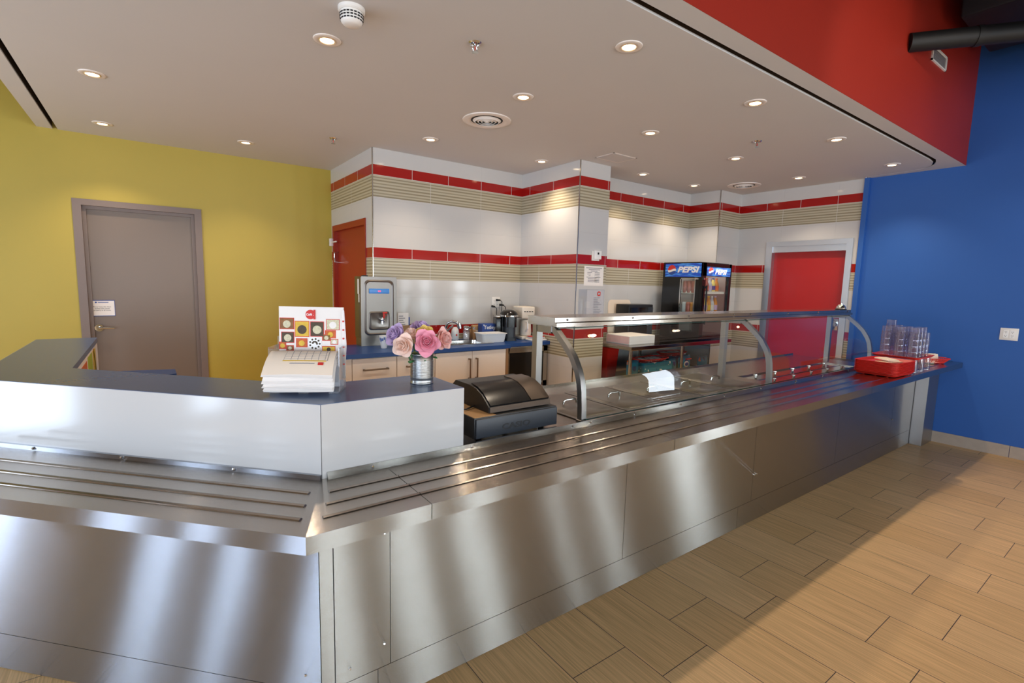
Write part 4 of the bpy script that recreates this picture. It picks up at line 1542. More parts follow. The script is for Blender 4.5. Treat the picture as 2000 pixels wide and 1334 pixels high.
obj('cup', MB().lathe([(0, 0), (.036, 0), (.052, .18), (.055, .185), (.055, .19), (.049, .19), (.034, .005), (0, .005)], 24), M['black'], t)

t = thing('soap_bottle', 'white soap bottle with a red logo behind the faucet', 'bottle', (2.70, 4.765, WZ))
obj('bottle', MB().lathe([(0, 0), (.040, 0), (.045, .006), (.045, .085), (.040, .115), (.022, .135), (.018, .140), (0, .140)], 24, Matrix.Diagonal((1, .7, 1, 1))), M['white_gloss'], t)
obj('label_print', MB().sphere((.002, -.0305, .055), .012, 10, (1, .15, 1)), M['red_ink'], t, label='red printed logo')
t = thing('sugar_jar', 'glass sugar shaker with steel lid right of the soap bottle', 'jar', (2.835, 4.75, WZ))
obj('jar', MB().lathe([(0, 0), (.036, 0), (.040, .005), (.038, .10), (.033, .115), (.031, .115), (.036, .10), (.037, .006), (0, .005)], 24), M['acrylic'], t)
obj('sugar', MB().lathe([(0, .006), (.035, .006), (.035, .075), (0, .08)], 20), M['white_paper'], t)
obj('lid', MB().lathe([(.034, .110), (.036, .112), (.036, .135), (.026, .150), (0, .153)], 24), M['chrome'], t)
jar = thing('spice_jar', 'slim amber spice jar left of the yellow packet, front one', 'jar', (2.905, 4.70, WZ), group='amber spice jars by the sugar shaker')
obj('jar', MB().lathe([(0, 0), (.018, 0), (.019, .10), (.012, .115), (0, .115)], 16), M['brown'], jar)
obj('lid', MB().lathe([(.014, .115), (.015, .14), (0, .141)], 14), M['chrome'], jar)
dup(jar, (2.905, 4.785, WZ), label='slim amber spice jar left of the yellow packet, rear one')
t = thing('yellow_packet', 'small yellow and brown coffee packet beside the blue tea box', 'packet', (2.975, 4.785, WZ))
obj('packet', MB().box(-.05, -.025, 0, .05, .025, .155, .012), M['tan'], t)
obj('label_print', MB().prism(rrect(-.035, .03, .035, .10, .03, 5), .0252, .0262, T=Matrix(((1, 0, 0, 0), (0, 0, -1, 0), (0, 1, 0, 0), (0, 0, 0, 1)))), M['cream_paper'], t)
t = thing('tea_box', 'blue tea box with white Tetley lettering', 'box', (3.085, 4.69, WZ), rz=-.12)
obj('carton', MB().box(-.10, -.055, 0, .10, .055, .175, .002, 1), M['blue_ink'], t, smooth=0)
Tt = frame(parent_matrix(t) @ Vector((-.008, -.0556, .135)), (math.cos(-.12), math.sin(-.12), 0), (0, 0, 1))
text('lettering', 'Tetley', .056, M['white_gloss'], t, Tt, bold=.001)
obj('leaf_print', MB().sphere((-.08, -.0555, .163), .007, 8, (1, .1, 1.2)), M['white'], t)
t = thing('white_tub', 'white plastic tub with a lip in front of the tea box', 'tub', (2.975, 4.47, WZ), rz=-.08)
mb = MB()
mb.prism(rrect(-.135, -.085, .135, .085, .03, 4), 0, .002)
rings = [(.135, .085, .0), (.150, .098, .088), (.160, .108, .090), (.160, .108, .096), (.146, .094, .096), (.132, .082, .004)]
pr = [[(x, y, z) for x, y in rrect(-a, -b, a, b, .03, 4)] for a, b, z in rings]
n = len(pr[0])
P = [q for r_ in pr for q in r_]
F = []
for k in range(len(rings) - 1):
    F += [[k * n + i, k * n + (i + 1) % n, (k + 1) * n + (i + 1) % n, (k + 1) * n + i] for i in range(n)]
F.append([(len(rings) - 1) * n + i for i in range(n)])
mb.poly(P, F)
obj('tub', mb, M['white_gloss'], t)

# pod coffee machine
t = thing('pod_coffee_maker', 'black pod coffee maker with a domed silver and black top', 'coffee maker', (3.25, 4.56, WZ), rz=-.35)
obj('body', MB().box(-.07, -.02, 0, .10, .13, .27, .02, 3), M['black'], t)
obj('water_tank', MB().box(-.135, -.05, .02, -.072, .11, .25, .012, 3), M['black_gloss'], t)
obj('brew_head', MB().prism(rrect(-.055, -.15, .085, .0, .045, 6), .15, .27), M['black_gloss'], t)
def dome(u, v):
    a = u * 2 * PI
    rr = v
    x = .015 + .105 * rr * math.cos(a)
    y = -.03 + .125 * rr * math.sin(a)
    return (x, y, .27 + .072 * math.sqrt(max(0, 1 - rr ** 2.4)) - .03 * (y + .03) / .125 * 0 )
obj('top_cover', MB().grid(dome, 28, 8), M['black_gloss'], t)
obj('silver_band', MB().lathe([(.100, .262), (.108, .266), (.108, .280), (.100, .284)], 30, Matrix.Translation((.015, -.03, 0)) @ Matrix.Diagonal((1, 1.2, 1, 1))), M['chrome'], t)
obj('silver_side', MB().box(-.137, -.052, .25, -.070, .10, .275, .008, 2), M['steel_p'], t)
obj('drip_tray', MB().prism(rrect(-.05, -.15, .08, -.02, .03, 5), 0, .03), M['black'], t)
obj('column', MB().prism(rrect(-.045, -.13, .075, 0, .04, 5), .03, .15), M['black2'], t)
obj('foot', MB().cyl((-.03, -.12, .0), (-.03, -.12, .001), .01).cyl((.06, -.12, 0), (.06, -.12, .001), .01), M['black'], t)
# drip coffee maker
t = thing('drip_coffee_maker', 'cream drip coffee maker in the corner by the pillar', 'coffee maker', (3.487, 4.56, WZ), rz=-.15)
obj('base', MB().box(-.085, -.13, 0, .085, .11, .04, .012, 3), M['offwhite'], t)
obj('water_tank', MB().box(-.085, .03, .04, .085, .11, .28, .012, 3), M['offwhite'], t)
obj('filter_head', MB().box(-.085, -.12, .24, .085, .11, .375, .015, 3), M['offwhite'], t)
mb = MB()
for k in range(4):
    mb.box(-.06 + k * .032, -.1225, .315, -.038 + k * .032, -.119, .325)
obj('vent_slots', mb, M['dark'], t, smooth=0)
cf = obj('carafe', MB().lathe([(0, .045), (.062, .045), (.068, .09), (.060, .19), (.048, .225), (0, .225)], 24, Matrix.Translation((0, -.055, 0))), M['offwhite'], t)
obj('carafe_handle', MB().tube([(-.02, -.115, .20), (-.03, -.155, .20), (-.03, -.16, .13), (-.025, -.12, .09)], .009, 8), M['white_gloss'], cf)
t = thing('folded_cloth', 'pile of white cloth with a red edge at the end of the blue worktop', 'cloth', (3.50, 4.34, WZ))
obj('cloth', MB().box(-.10, -.07, 0, .11, .07, .022, .009, 3).box(-.08, -.06, .022, .09, .06, .045, .009, 3), M['white_paper'], t)
obj('red_edge', MB().box(-.09, -.066, .0455, .08, .05, .052, .003), M['red_ink'], t)

# outlet and plugs above the coffee machines
t = thing('wall_outlet', 'white outlet on the tiles above the coffee makers', 'outlet', (3.28, YK, 1.32))
Tx = frame((3.28, YK, 1.32), (1, 0, 0), (0, 0, 1))
obj('cover_plate', MB().box(-.058, -.06, 0, .058, .06, .006, .003, 2, T=Tx), M['white'], t, world=True)
mb = MB()
for xx in (-.023, .023):
    for yy in (-.03, .01):
        mb.box(xx - .006, yy, .006, xx - .004, yy + .01, .0066, T=Tx).box(xx + .004, yy, .006, xx + .006, yy + .01, .0066, T=Tx)
obj('slots', mb, M['dark'], t, world=True, smooth=0)
for lab, a, b, c in (
    ('black plug and cord, the left and lowest of three in the tiled outlet', (3.225, YK - .007, 1.275), (3.235, YK - .05, 1.27), (3.245, YK - .06, .92)),
    ('black plug and cord, the topmost of three in the tiled outlet', (3.285, YK - .007, 1.345), (3.31, YK - .05, 1.345), (3.315, YK - .055, .92)),
    ('black plug and cord, the right hand one of three in the tiled outlet', (3.335, YK - .007, 1.29), (3.36, YK - .05, 1.285), (3.44, YK - .04, .92))):
    t = thing('power_cord', lab, 'cord', a, group='cords plugged in above the coffee makers')
    a, b, c = Vector(a), Vector(b), Vector(c)
    obj('plug', MB().cyl(a, b, .013, 12, .010), M['cord'], t, world=True)
    obj('cord', MB().tube([b, b + Vector((.02, -.01, -.02)), b.lerp(c, .35) + Vector((.02, 0, 0)), b.lerp(c, .7) + Vector((.005, 0, 0)), c], .0045, 6), M['cord'], t, world=True)

# pillar: thermostat, notices
t = thing('thermostat', 'small white thermostat on the tiled pillar', 'thermostat', (3.90, YC, 1.862))
obj('back_plate', MB().box(-.062, -.010, -.055, .050, -.0005, .05, .003), M['white'], t)
obj('housing', MB().box(-.045, -.032, -.038, .058, -.010, .052, .004), M['white_gloss'], t)
obj('screen', MB().box(-.004, -.0335, .012, .020, -.0315, .034), M['dark'], t, smooth=0)
t = thing('printed_notice', 'white printed notice taped under the thermostat on the pillar', 'notice', (3.885, YC, 1.645))
obj('sheet', MB().box(-.145, -.0025, -.105, .145, -.0005, .105), M['white_paper'], t, smooth=0)
mb = MB()
for k, (a, b) in enumerate(((-.12, .12), (-.08, .09), (-.05, .05), (-.10, -.03), (-.10, -.05), (-.08, -.05), (-.11, .10), (-.09, .04), (-.09, .06), (-.09, .05))):
    z = .085 - k * .0165
    mb.box(a, -.0032, z - .003 - (.002 if k < 2 else 0), b, -.0024, z + .003)
    if 2 < k:
        mb.box(.01, -.0032, z - .003, .085, -.0024, z + .003)
obj('print', mb, M['grey_tx'], t, smooth=0)
t = thing('plastic_sleeve', 'clear plastic sleeve of papers with a red logo, lower on the pillar', 'notice', (3.865, YC, 1.35))
obj('sheet', MB().box(-.07, -.0025, -.15, .185, -.0005, .145), M['white_paper'], t, smooth=0)
obj('sleeve', MB().box(-.195, -.0046, -.165, .19, -.0030, .15), M['acrylic'], t, smooth=0)
mb = MB().lathe([(.013, 0), (.026, 0), (.026, .0006), (.013, .0006)], 20, frame((.105, -.0048, .105), (1, 0, 0), (0, 0, 1)), R(40), R(330))
mb.box(.122, -.0055, .083, .130, -.0047, .128)
obj('logo_print', mb, M['red_ink'], t, smooth=0)
mb = MB()
for k in range(11):
    z = .06 - k * .018
    mb.box(.03, -.0056, z - .0025, .03 + .06 + .07 * random.random(), -.0048, z + .0025)
obj('print', mb, M['grey_tx'], t, smooth=0)

# ================================================================== PREP TABLE AND COOLER
t = thing('prep_table', 'stainless prep table with a lower shelf behind the serving counter', 'table', (5.08, 3.85, 0))
TX0, TX1, TY0, TY1, TZ = 4.12, 6.055, 3.48, 4.20, .90
obj('tabletop', MB().box(TX0, TY0, TZ - .04, TX1, TY1, TZ, .003), M['steel_top'], t, world=True, smooth=0)
obj('lower_shelf', MB().box(TX0 + .03, TY0 + .03, .46, TX1 - .03, TY1 - .03, .485), M['steel_top'], t, world=True, smooth=0)
for x in (TX0 + .05, 5.08, TX1 - .05):
    for y in (TY0 + .05, TY1 - .05):
        obj('leg', MB().cyl((x, y, 0), (x, y, TZ - .04), .02, 14), M['steel_p'], t, world=True)

t = thing('white_carton', 'flat white carton with pink print lying on the prep table', 'box', (4.46, 3.8, TZ))
obj('carton', MB().box(4.25, 3.62, TZ, 4.68, 3.97, TZ + .095, .002, 1), M['white_paper'], t, world=True, smooth=0)
obj('pink_side', MB().box(4.2485, 3.63, TZ + .008, 4.2502, 3.96, TZ + .088), M['rosepale'], t, world=True, smooth=0, label='pink printed side')
t = thing('black_toaster_oven', 'black countertop oven at the back of the prep table', 'oven', (4.86, 4.08, TZ))
obj('body', MB().box(4.64, 3.99, TZ + .015, 5.09, 4.20, 1.325, .01), M['black'], t, world=True)
obj('door', MB().box(4.66, 3.978, TZ + .05, 4.98, 3.99, 1.29, .004), M['black_gloss'], t, world=True)
obj('control_panel', MB().box(4.985, 3.98, TZ + .05, 5.08, 3.99, 1.29, .003), M['black2'], t, world=True)
for x in (4.68, 5.05):
    obj('foot', MB().cyl((x, 4.03, TZ), (x, 4.03, TZ + .015), .014, 10).cyl((x, 4.17, TZ), (x, 4.17, TZ + .015), .014, 10), M['black'], t, world=True)
t = thing('cutting_board', 'cream cutting board leaning on the tiles behind the black oven', 'cutting board', (4.72, 4.225, TZ), rot=(R(-2.2), 0, 0))
obj('board', MB().prism(rrect(-.18, 0, .23, .475, .05, 6), 0, .012, T=Matrix(((1, 0, 0, 0), (0, 0, 1, -.006), (0, 1, 0, 0), (0, 0, 0, 1)))), M['cream_paper'], t)
t = thing('red_bin', 'red plastic bin under the left end of the prep table', 'bin', (4.235, 4.05, 0))
P = []
for a, b, z in ((.075, .10, .49), (.095, .125, .83)):
    P += [(-a, -b, z), (a, -b, z), (a, b, z), (-a, b, z)]
mb = MB().poly(P, [[0, 1, 5, 4], [1, 2, 6, 5], [2, 3, 7, 6], [3, 0, 4, 7], [0, 1, 2, 3], [4, 5, 6, 7]])
obj('bin', mb, M['red'], t, smooth=0)
obj('rim', MB().box(-.10, -.13, .825, .10, .13, .845, .004), M['red'], t)
t.location = (4.30, 4.02, -.004)

# cartons and snack bags on the lower shelf
SZ = .485
for lab, x0, x1, y0, y1 in (('teal snack carton on the lower shelf under the left red basket', 4.45, 4.95, 3.56, 3.80),
                            ('teal snack carton on the lower shelf under the right red basket', 5.17, 5.62, 3.78, 4.02)):
    t = thing('snack_carton', lab, 'box', ((x0 + x1) / 2, (y0 + y1) / 2, SZ))
    obj('carton', MB().box(x0, y0, SZ, x1, y1, .685, .002, 1), M['chip'], t, world=True, smooth=0)


def bag_mesh(w, h, d):
    def f(u, v, s):
        x = (u - .5) * w
        z = v * h
        e = (1 - abs(2 * u - 1) ** 4) * (1 - abs(2 * v - 1) ** 3)
        return (x * (1 - .05 * e), s * d * .5 * e, z)
    mb = MB()
    mb.grid(lambda u, v: f(u, v, -1), 12, 12)
    mb.grid(lambda u, v: f(u, v, 1), 12, 12)
    bmesh.ops.remove_doubles(mb.bm, verts=mb.bm.verts[:], dist=.0004)
    return mb


def snack_bag(label, m, loc, rz, w=.20, h=.23, d=.07, logo=True, g='snack bags on the lower shelf'):
    t = thing('snack_bag', label, 'snack bag', loc, rz, g)
    obj('bag', bag_mesh(w, h, d), M[m], t, smooth=60)
    if logo:
        obj('logo_print', MB().sphere((0, -d * .48, h * .55), .052, 14, (1, .12, .75)), M['white'], t)
        obj('logo_print', MB().sphere((0, -d * .58, h * .55), .036, 14, (1, .12, .6)), M['blue_ink'], t)
        obj('logo_print', MB().box(-.01, -d * .5 - .006, h * .80, .09, -d * .5 + .02, h * .86, T=None), M['red_ink'], t, smooth=0)
    return t


snack_bag('blue snack bag with a white oval and red stripe, standing under the right red basket', 'chip', (5.33, 3.66, SZ), 0, .24, .22)
snack_bag('blue and orange snack bag at the right end of the lower shelf', 'chip2', (5.78, 3.70, SZ), .1, .26, .18, logo=False)
snack_bag('dark teal and orange snack bag at the left end of the lower shelf', 'chip2', (4.33, 3.63, SZ), -.1, .18, .24, logo=False)
snack_bag('teal snack bag between the two snack cartons', 'chip', (5.06, 3.64, SZ), .15, .17, .21, logo=False)


def basket(label, loc, rz, a, b, h, g, cat='basket'):
    t = thing('red_basket', label, cat, loc, rz, g)
    mb = MB()
    n = 44
    def oval(k, s, z):
        an = 2 * PI * k / n
        c, s_ = math.cos(an), math.sin(an)
        e = .75
        return Vector((math.copysign(abs(c) ** e, c) * a * s, math.copysign(abs(s_) ** e, s_) * b * s, z))
    for s, z, r in ((1.0, h, .005), (.90, h * .66, .003), (.82, h * .33, .003), (.75, .004, .004)):
        mb.tube([oval(k, s, z) for k in range(n)], r, 6, closed=True)
    for k in range(0, n):
        mb.tube([oval(k, 1.0, h), oval(k, .75, .004)], .0022, 4)
    obj('weave', mb, M['red2'], t)
    obj('bottom', MB().prism([tuple(oval(k, .76, 0).xy) for k in range(n)], .0, .003), M['red2'], t, smooth=0)
    return t


for lab, (x, y), nn in (('oval red basket of wrapped cutlery, the left one on the teal cartons', (4.70, 3.68), 9), ('oval red basket of wrapped cutlery, the right one on the teal cartons', (5.40, 3.90), 8)):
    basket(lab, (x, y, .685), 0, .27 if x < 5 else .24, .12, .035, 'red baskets of wrapped cutlery')
    for k in range(nn):
        xx = x - .16 + .32 * k / (nn - 1)
        side = 'left' if x < 5 else 'right'
        o = thing('cutlery_packet', 'white wrapped cutlery packet lying in the %s red basket on the cartons' % side, 'packet', (xx, y, .693 + .002 * (k % 2)), .25 * (random.random() - .5), 'wrapped cutlery in the %s basket' % side)
        obj('wrapper', MB().box(-.016, -.085, 0, .016, .085, .016, .005, 2, T=Matrix.Rotation(R(6), 4, 'X')), M['white_paper' if k % 3 else 'acrylic'], o)

# countertop drinks cooler
t = thing('drinks_cooler', 'black glass door drinks cooler with blue Pepsi signs on the prep table', 'drinks cooler', (5.735, 3.83, TZ))
KX0, KX1, KY0, KY1, KZ0, KZ1 = 5.42, 6.05, 3.545, 4.12, .905, 1.862
mb = MB()
mb.box(KX0, KY0 + .04, KZ0, KX1, KY1, KZ0 + .06)
mb.box(KX0, KY0 + .04, KZ1 - .06, KX1, KY1, KZ1, .006)
mb.box(KX0, KY1 - .03, KZ0 + .06, KX1, KY1, KZ1 - .06)
mb.box(KX1 - .03, KY0 + .04, KZ0 + .06, KX1, KY1 - .03, KZ1 - .06)
wy0, wy1, wz1 = 3.635, 3.855, 1.665
mb.box(KX0, wy1, KZ0 + .06, KX0 + .03, KY1 - .03, KZ1 - .06)
mb.box(KX0, KY0 + .04, KZ0 + .06, KX0 + .03, wy0, KZ1 - .06)
mb.box(KX0, wy0, wz1, KX0 + .03, wy1, KZ1 - .06)
mb.box(KX0, wy0, KZ0 + .06, KX0 + .03, wy1, KZ0 + .10)
obj('cabinet', mb, M['black_gloss'], t, world=True, smooth=0)
mb = MB().box(KX0 + .031, KY1 - .036, KZ0 + .06, KX1 - .031, KY1 - .031, KZ1 - .06).box(KX1 - .037, KY0 + .05, KZ0 + .06, KX1 - .031, KY1 - .04, KZ1 - .06)
obj('liner', mb, M['cooler_in'], t, world=True, smooth=0)
obj('side_window', MB().box(KX0 + .010, wy0, KZ0 + .10, KX0 + .014, wy1, wz1), M['glass'], t, world=True, smooth=0)
mb = MB()
for y in (wy0, wy1 - .012):
    mb.box(KX0 - .003, y, KZ0 + .10, KX0, y + .012, wz1)
mb.box(KX0 - .003, wy0, wz1 - .012, KX0, wy1, wz1)
obj('window_trim', mb, M['steel_p'], t, world=True, smooth=0)
mb = MB()
mb.box(KX0, KY0, KZ0 + .04, KX0 + .075, KY0 + .038, KZ1 - .01)
mb.box(KX1 - .05, KY0, KZ0 + .04, KX1, KY0 + .038, KZ1 - .01)
mb.box(KX0, KY0, 1.69, KX1, KY0 + .038, KZ1 - .01, .004)
mb.box(KX0, KY0, KZ0 + .01, KX1, KY0 + .038, KZ0 + .06)
dr = obj('door', mb, M['black_gloss'], t, world=True, smooth=0)
obj('door_glass', MB().box(KX0 + .075, KY0 + .016, KZ0 + .06, KX1 - .05, KY0 + .020, 1.69), M['glass'], dr, world=False, smooth=0)
bpy.data.objects[dr.name].children[0].data.transform(parent_matrix(dr).inverted())
hd = obj('door_handle', MB().box(KX0 + .055, KY0 - .035, 1.10, KX0 + .075, KY0 - .018, 1.58, .005).box(KX0 + .055, KY0 - .02, 1.11, KX0 + .075, KY0, 1.14).box(KX0 + .055, KY0 - .02, 1.54, KX0 + .075, KY0, 1.57), M['black'], t, world=True)
obj('lock', MB().cyl((KX0 + .03, KY0, 1.655), (KX0 + .03, KY0 - .014, 1.655), .014, 12).box(KX0 - .012, KY0 + .05, 1.645, KX0, KY0 + .10, 1.668, .003), M['chrome'], t, world=True)
for z in (1.21, 1.475):
    mb = MB()
    mb.box(KX0 + .035, KY0 + .055, z, KX1 - .04, KY0 + .062, z + .03)
    mb.box(KX0 + .034, KY0 + .055, z, KX0 + .040, KY1 - .04, z + .03)
    for k in range(16):
        y = KY0 + .08 + k * .029
        mb.box(KX0 + .035, y, z + .002, KX1 - .04, y + .006, z + .006)
    obj('wire_shelf', mb, M['white'], t, world=True, smooth=0)
ld = bpy.data.lights.new('cooler_lamp', 'AREA'); ld.size = .45; ld.energy = 2.2; ld.color = (1, .93, .88)
lo = bpy.data.objects.new('cooler_lamp', ld); COL.objects.link(lo); lo.parent = t
lo.location = Vector((5.74, 3.66, KZ1 - .068)) - Vector(t.location)


def globe(parent, Tg, r, name='globe_logo'):
    def seg(f_lo, f_hi, m, zoff):
        n = 20
        top, bot = [], []
        for i in range(n + 1):
            x = -r + 2 * r * i / n
            yc = math.sqrt(max(0, r * r - x * x))
            hi = max(-yc, min(yc, f_hi(x))) if f_hi else yc
            lo_ = max(-yc, min(yc, f_lo(x))) if f_lo else -yc
            top.append((x, hi, zoff)); bot.append((x, lo_, zoff))
        P = top + bot
        F = [[i, i + 1, n + 1 + i + 1, n + 1 + i] for i in range(n)]
        o = obj(name, MB().poly(P, F, T=Tg), m, parent, world=True, smooth=0)
        return o
    w1 = lambda x: .10 * r + .16 * r * math.sin(x / r * 2.4)
    w2 = lambda x: -.34 * r + .16 * r * math.sin(x / r * 2.4)
    seg(w1, None, M['red_ink'], .0012)
    seg(w2, w1, M['white_gloss'], .0012)
    seg(None, w2, M['blue_ink'], .0012)


# side sign (faces -X) and door sign (faces -Y)
sn = obj('side_sign', MB().box(KX0 - .004, 3.565, 1.680, KX0, 4.085, 1.845), M['pepsi'], t, world=True, smooth=0, label='large blue Pepsi sign')
globe(sn, frame((KX0 - .0045, 3.985, 1.765), (0, -1, 0), (0, 0, 1)), .062)
text('lettering', 'PEPSI', .098, M['white_gloss'], sn, frame((KX0 - .006, 3.755, 1.765), (0, -1, 0), (0, 0, 1)), sx=1.35, shear=.25, bold=.004)
sn = obj('door_sign', MB().box(KX0 + .085, KY0 - .004, 1.695, KX1 - .03, KY0, 1.805), M['pepsi'], t, world=True, smooth=0, label='smaller blue Pepsi sign')
globe(sn, frame((KX0 + .165, KY0 - .0045, 1.752), (1, 0, 0), (0, 0, 1)), .050)
text('lettering', 'PEPSI', .082, M['white_gloss'], sn, frame((KX0 + .375, KY0 - .006, 1.745), (1, 0, 0), (0, 0, 1)), sx=1.35, shear=.25, bold=.0035)


def bottle(label, m1, m2, loc, g, h=.21, r=.032):
    b = thing('drink_bottle', label, 'bottle', loc, 0, g)
    obj('bottle', MB().lathe([(0, 0), (r * .9, 0), (r, .008), (r, h * .55), (r * .85, h * .66), (r * .42, h * .84), (r * .40, h * .93), (0, h * .93)], 16), M[m1], b)
    obj('cap', MB().lathe([(r * .46, h * .92), (r * .46, h), (0, h)], 14), M[m2], b)
    obj('label_band', MB().lathe([(r + .0008, h * .22), (r + .0008, h * .5)], 16), M[m2], b)
    return b


def can(label, m1, loc, g, h=.125, r=.032):
    b = thing('drink_can', label, 'can', loc, 0, g)
    obj('can', MB().lathe([(0, 0), (r * .8, 0), (r, .010), (r, h - .012), (r * .82, h), (r * .78, h - .003), (0, h - .004)], 18), M[m1], b)
    return b


sets = ['water', 'juice', 'can_red', 'water', 'lemon', 'juice']
caps = ['lilac', 'yellow', 'blue_ink', 'white', 'orange', 'lilac']
for z, nm in ((1.482, 'upper'), (1.217, 'middle')):
    xs = [5.55, 5.625, 5.70, 5.775, 5.85, 5.925]
    for k, x in enumerate(xs):
        bottle('drink bottle number %s from the left on the %s shelf of the cooler' % (('one', 'two', 'three', 'four', 'five', 'six')[k], nm), sets[(k + (nm == 'middle') * 2) % 6], caps[(k * 2 + (nm == 'middle')) % 6], (x, 3.67, z), 'bottles behind the cooler door', h=.19 if nm == 'upper' else .23)
for z, nm in ((1.482, 'upper'), (1.217, 'middle')):
    for k, y in enumerate((3.81, 3.75, 3.69)):
        if k == 2:
            can('drink can in the cooler side window, %s shelf, nearest the door' % nm, 'can_red' if nm == 'upper' else 'juice', (5.475, y, z), 'cans in the cooler side window', h=.15)
        else:
            can('drink can in the cooler side window, %s shelf, %s' % (nm, 'rear one' if k == 0 else 'centre one'), ('water', 'can_red')[k] if nm == 'middle' else 'can_red', (5.475, y, z), 'cans in the cooler side window', h=.15)

# call bell
t = thing('call_bell', 'chrome call bell on the right end of the guard shelf', 'bell', (5.365, 2.0, 1.372))
obj('base', MB().lathe([(0, 0), (.046, 0), (.048, .006), (.044, .011), (0, .011)], 28), M['black'], t)
obj('dome', MB().lathe([(.041, .012), (.040, .024), (.032, .040), (.018, .049), (0, .052)], 28), M['chrome'], t)
obj('button', MB().cyl((0, 0, .051), (0, 0, .064), .004, 10).sphere((0, 0, .066), .007, 10), M['chrome'], t)

# ================================================================== ON THE WHITE COUNTER
# menu holder
MH = (.345, 1.973, ZC)
MR = R(-29.5)
t = thing('menu_holder', 'clear acrylic menu holder on the cashier counter', 'holder', MH, MR)
obj('back_plate', MB().box(0, .082, .004, .250, .085, .20), M['acrylic'], t, smooth=0)
obj('floor_plate', MB().box(0.0, -.02, .008, .250, .085, .011), M['acrylic'], t, smooth=0)
obj('side_plate', MB().box(.247, -.02, 0, .250, .085, .17), M['acrylic'], t, smooth=0)
obj('side_plate', MB().box(0, -.02, 0, .003, .085, .17), M['acrylic'], t, smooth=0)
obj('front_plate', MB().box(.003, .030, .011, .247, .033, .13), M['acrylic'], t, smooth=0)
for x in (.003, .105, .212):
    obj('foot', MB().box(x, -.03, 0, x + .035, -.015, .008, .001, 1), M['acrylic'], t, smooth=0)


def put(loc):
    return parent_matrix(mh) @ Vector(loc)


mh = t
bd = thing('menu_board', 'upright white menu pages with food photos and a red logo in the holder', 'menu', put((.128, .066, .012)), MR)
BW, BH = .118, .302
lean = Matrix.Rotation(R(-3), 4, 'X')
obj('pages', MB().box(-BW, -.006, 0, BW, .006, BH, T=lean), M['white_paper'], bd, smooth=0)
mb = MB().grid(lambda u, v: (BW - .004 + .018 * math.sin(u * PI * .5) * (1 - .4 * abs(2 * v - 1)), .0 - .012 * u, .03 + v * (BH - .04)), 6, 10, .0008)
obj('curled_page', mb, M['white_paper'], bd)
mb = MB()
for k in range(6):
    z = .085 + k * .033
    mb.cyl((BW + .003, -.0098, z), (BW + .003, -.0108, z), .0035, 10)
obj('red_dots', mb, M['red_ink'], bd, smooth=0)


def bpt(px, py):
    return (-BW + (px - 285) * .000425, BH - (py - 185) * .000425)


photos = [(290, 285, 415, 388, 'food1'), (420, 312, 545, 455, 'food4'), (553, 315, 672, 452, 'food5'), (690, 292, 808, 390, 'food2'), (303, 410, 415, 510, 'food5'),
          (430, 468, 528, 548, 'food3'), (680, 392, 775, 465, 'food3'), (655, 430, 730, 488, 'food1'), (728, 470, 795, 522, 'food2'), (283, 500, 345, 565, 'food3'), (345, 530, 410, 580, 'food1'), (655, 535, 770, 590, 'food4')]
for k, (a, b, c, d_, m) in enumerate(photos):
    x0, z1 = bpt(a, b); x1, z0 = bpt(c, d_)
    y = -.0062 - .0003 * (k % 3)
    fr_ = obj('photo', MB().box(x0, y - .0004, z0, x1, y, z1, T=lean), M['red_ink'], bd, smooth=0)
    mb = MB()
    mb.box(x0 + .0022, y - .0009, z0 + .0022, x1 - .0022, y - .0003, z1 - .0022, T=lean)
    im = obj('picture', mb, M[m], fr_, smooth=0)
    cxp, czp = (x0 + x1) / 2, (z0 + z1) / 2
    rr = min(x1 - x0, z1 - z0) * .32
    obj('dish', MB().lathe([(0, .0012), (rr, .0012), (rr, .0009), (0, .0009)], 16, lean @ frame((cxp, y, czp - rr * .15), (1, 0, 0), (0, 0, 1))), M[{'food1': 'food2', 'food2': 'white_paper', 'food3': 'food4', 'food4': 'food5', 'food5': 'food2'}[m]], fr_, smooth=0)
cxp, czp = bpt(592, 515)
pl_ = obj('round_photo', MB().lathe([(0, .0012), (.025, .0012), (.025, .0006), (0, .0006)], 24, lean @ frame((cxp, -.0062, czp), (1, 0, 0), (0, 0, 1))), M['white_gloss'], bd, smooth=0)
mb = MB()
for k in range(14):
    a = 2 * PI * k / 9
    r_ = .018 if k < 9 else .008
    mb.cyl(lean @ Vector((cxp + r_ * math.cos(a), -.0074, czp + r_ * math.sin(a))), lean @ Vector((cxp + r_ * math.cos(a), -.0080, czp + r_ * math.sin(a))), .0038, 8)
obj('snacks', mb, M['food5'], pl_, smooth=0)
cxp, czp = bpt(555, 254)
lg = obj('logo', MB().lathe([(0, .0012), (.018, .0012), (.018, .0006), (0, .0006)], 28, lean @ frame((cxp, -.006, czp), (1, 0, 0), (0, 0, 1))).box(cxp + .012, -0.0100, czp - .018, cxp + .0185, -.0066, czp + .018, T=lean), M['red_ink'], bd, smooth=0, label='red round café logo')
text('lettering', 'Café 3', .0118, M['white_gloss'], bd, parent_matrix(bd) @ lean @ frame((cxp - .001, -.0076, czp), (1, 0, 0), (0, 0, 1)), shear=.2, bold=.0003)

# curled menu sheets: from the holder over to the front
def curl(k, lift=0.0):
    zt = .152 - .0042 * k
    e = .0105 * k + .004 * math.sin(k * 2.3)          # the free edges fan out
    fy = -.070 - .004 * math.sin(k * 1.7) + .0012 * k
    pts = [(.060 - .0020 * k, .014), (.058 - .0020 * k, .08), (.050 - .0022 * k, .125 - .0024 * k), (.030 - .001 * k, zt - .003), (.005, zt), (-.025, zt - .016 - .0012 * k),
           (-.050 + .0008 * k, zt - .042 - .35 * e), (fy, max(.014, .078 - .62 * e))]
    return pts


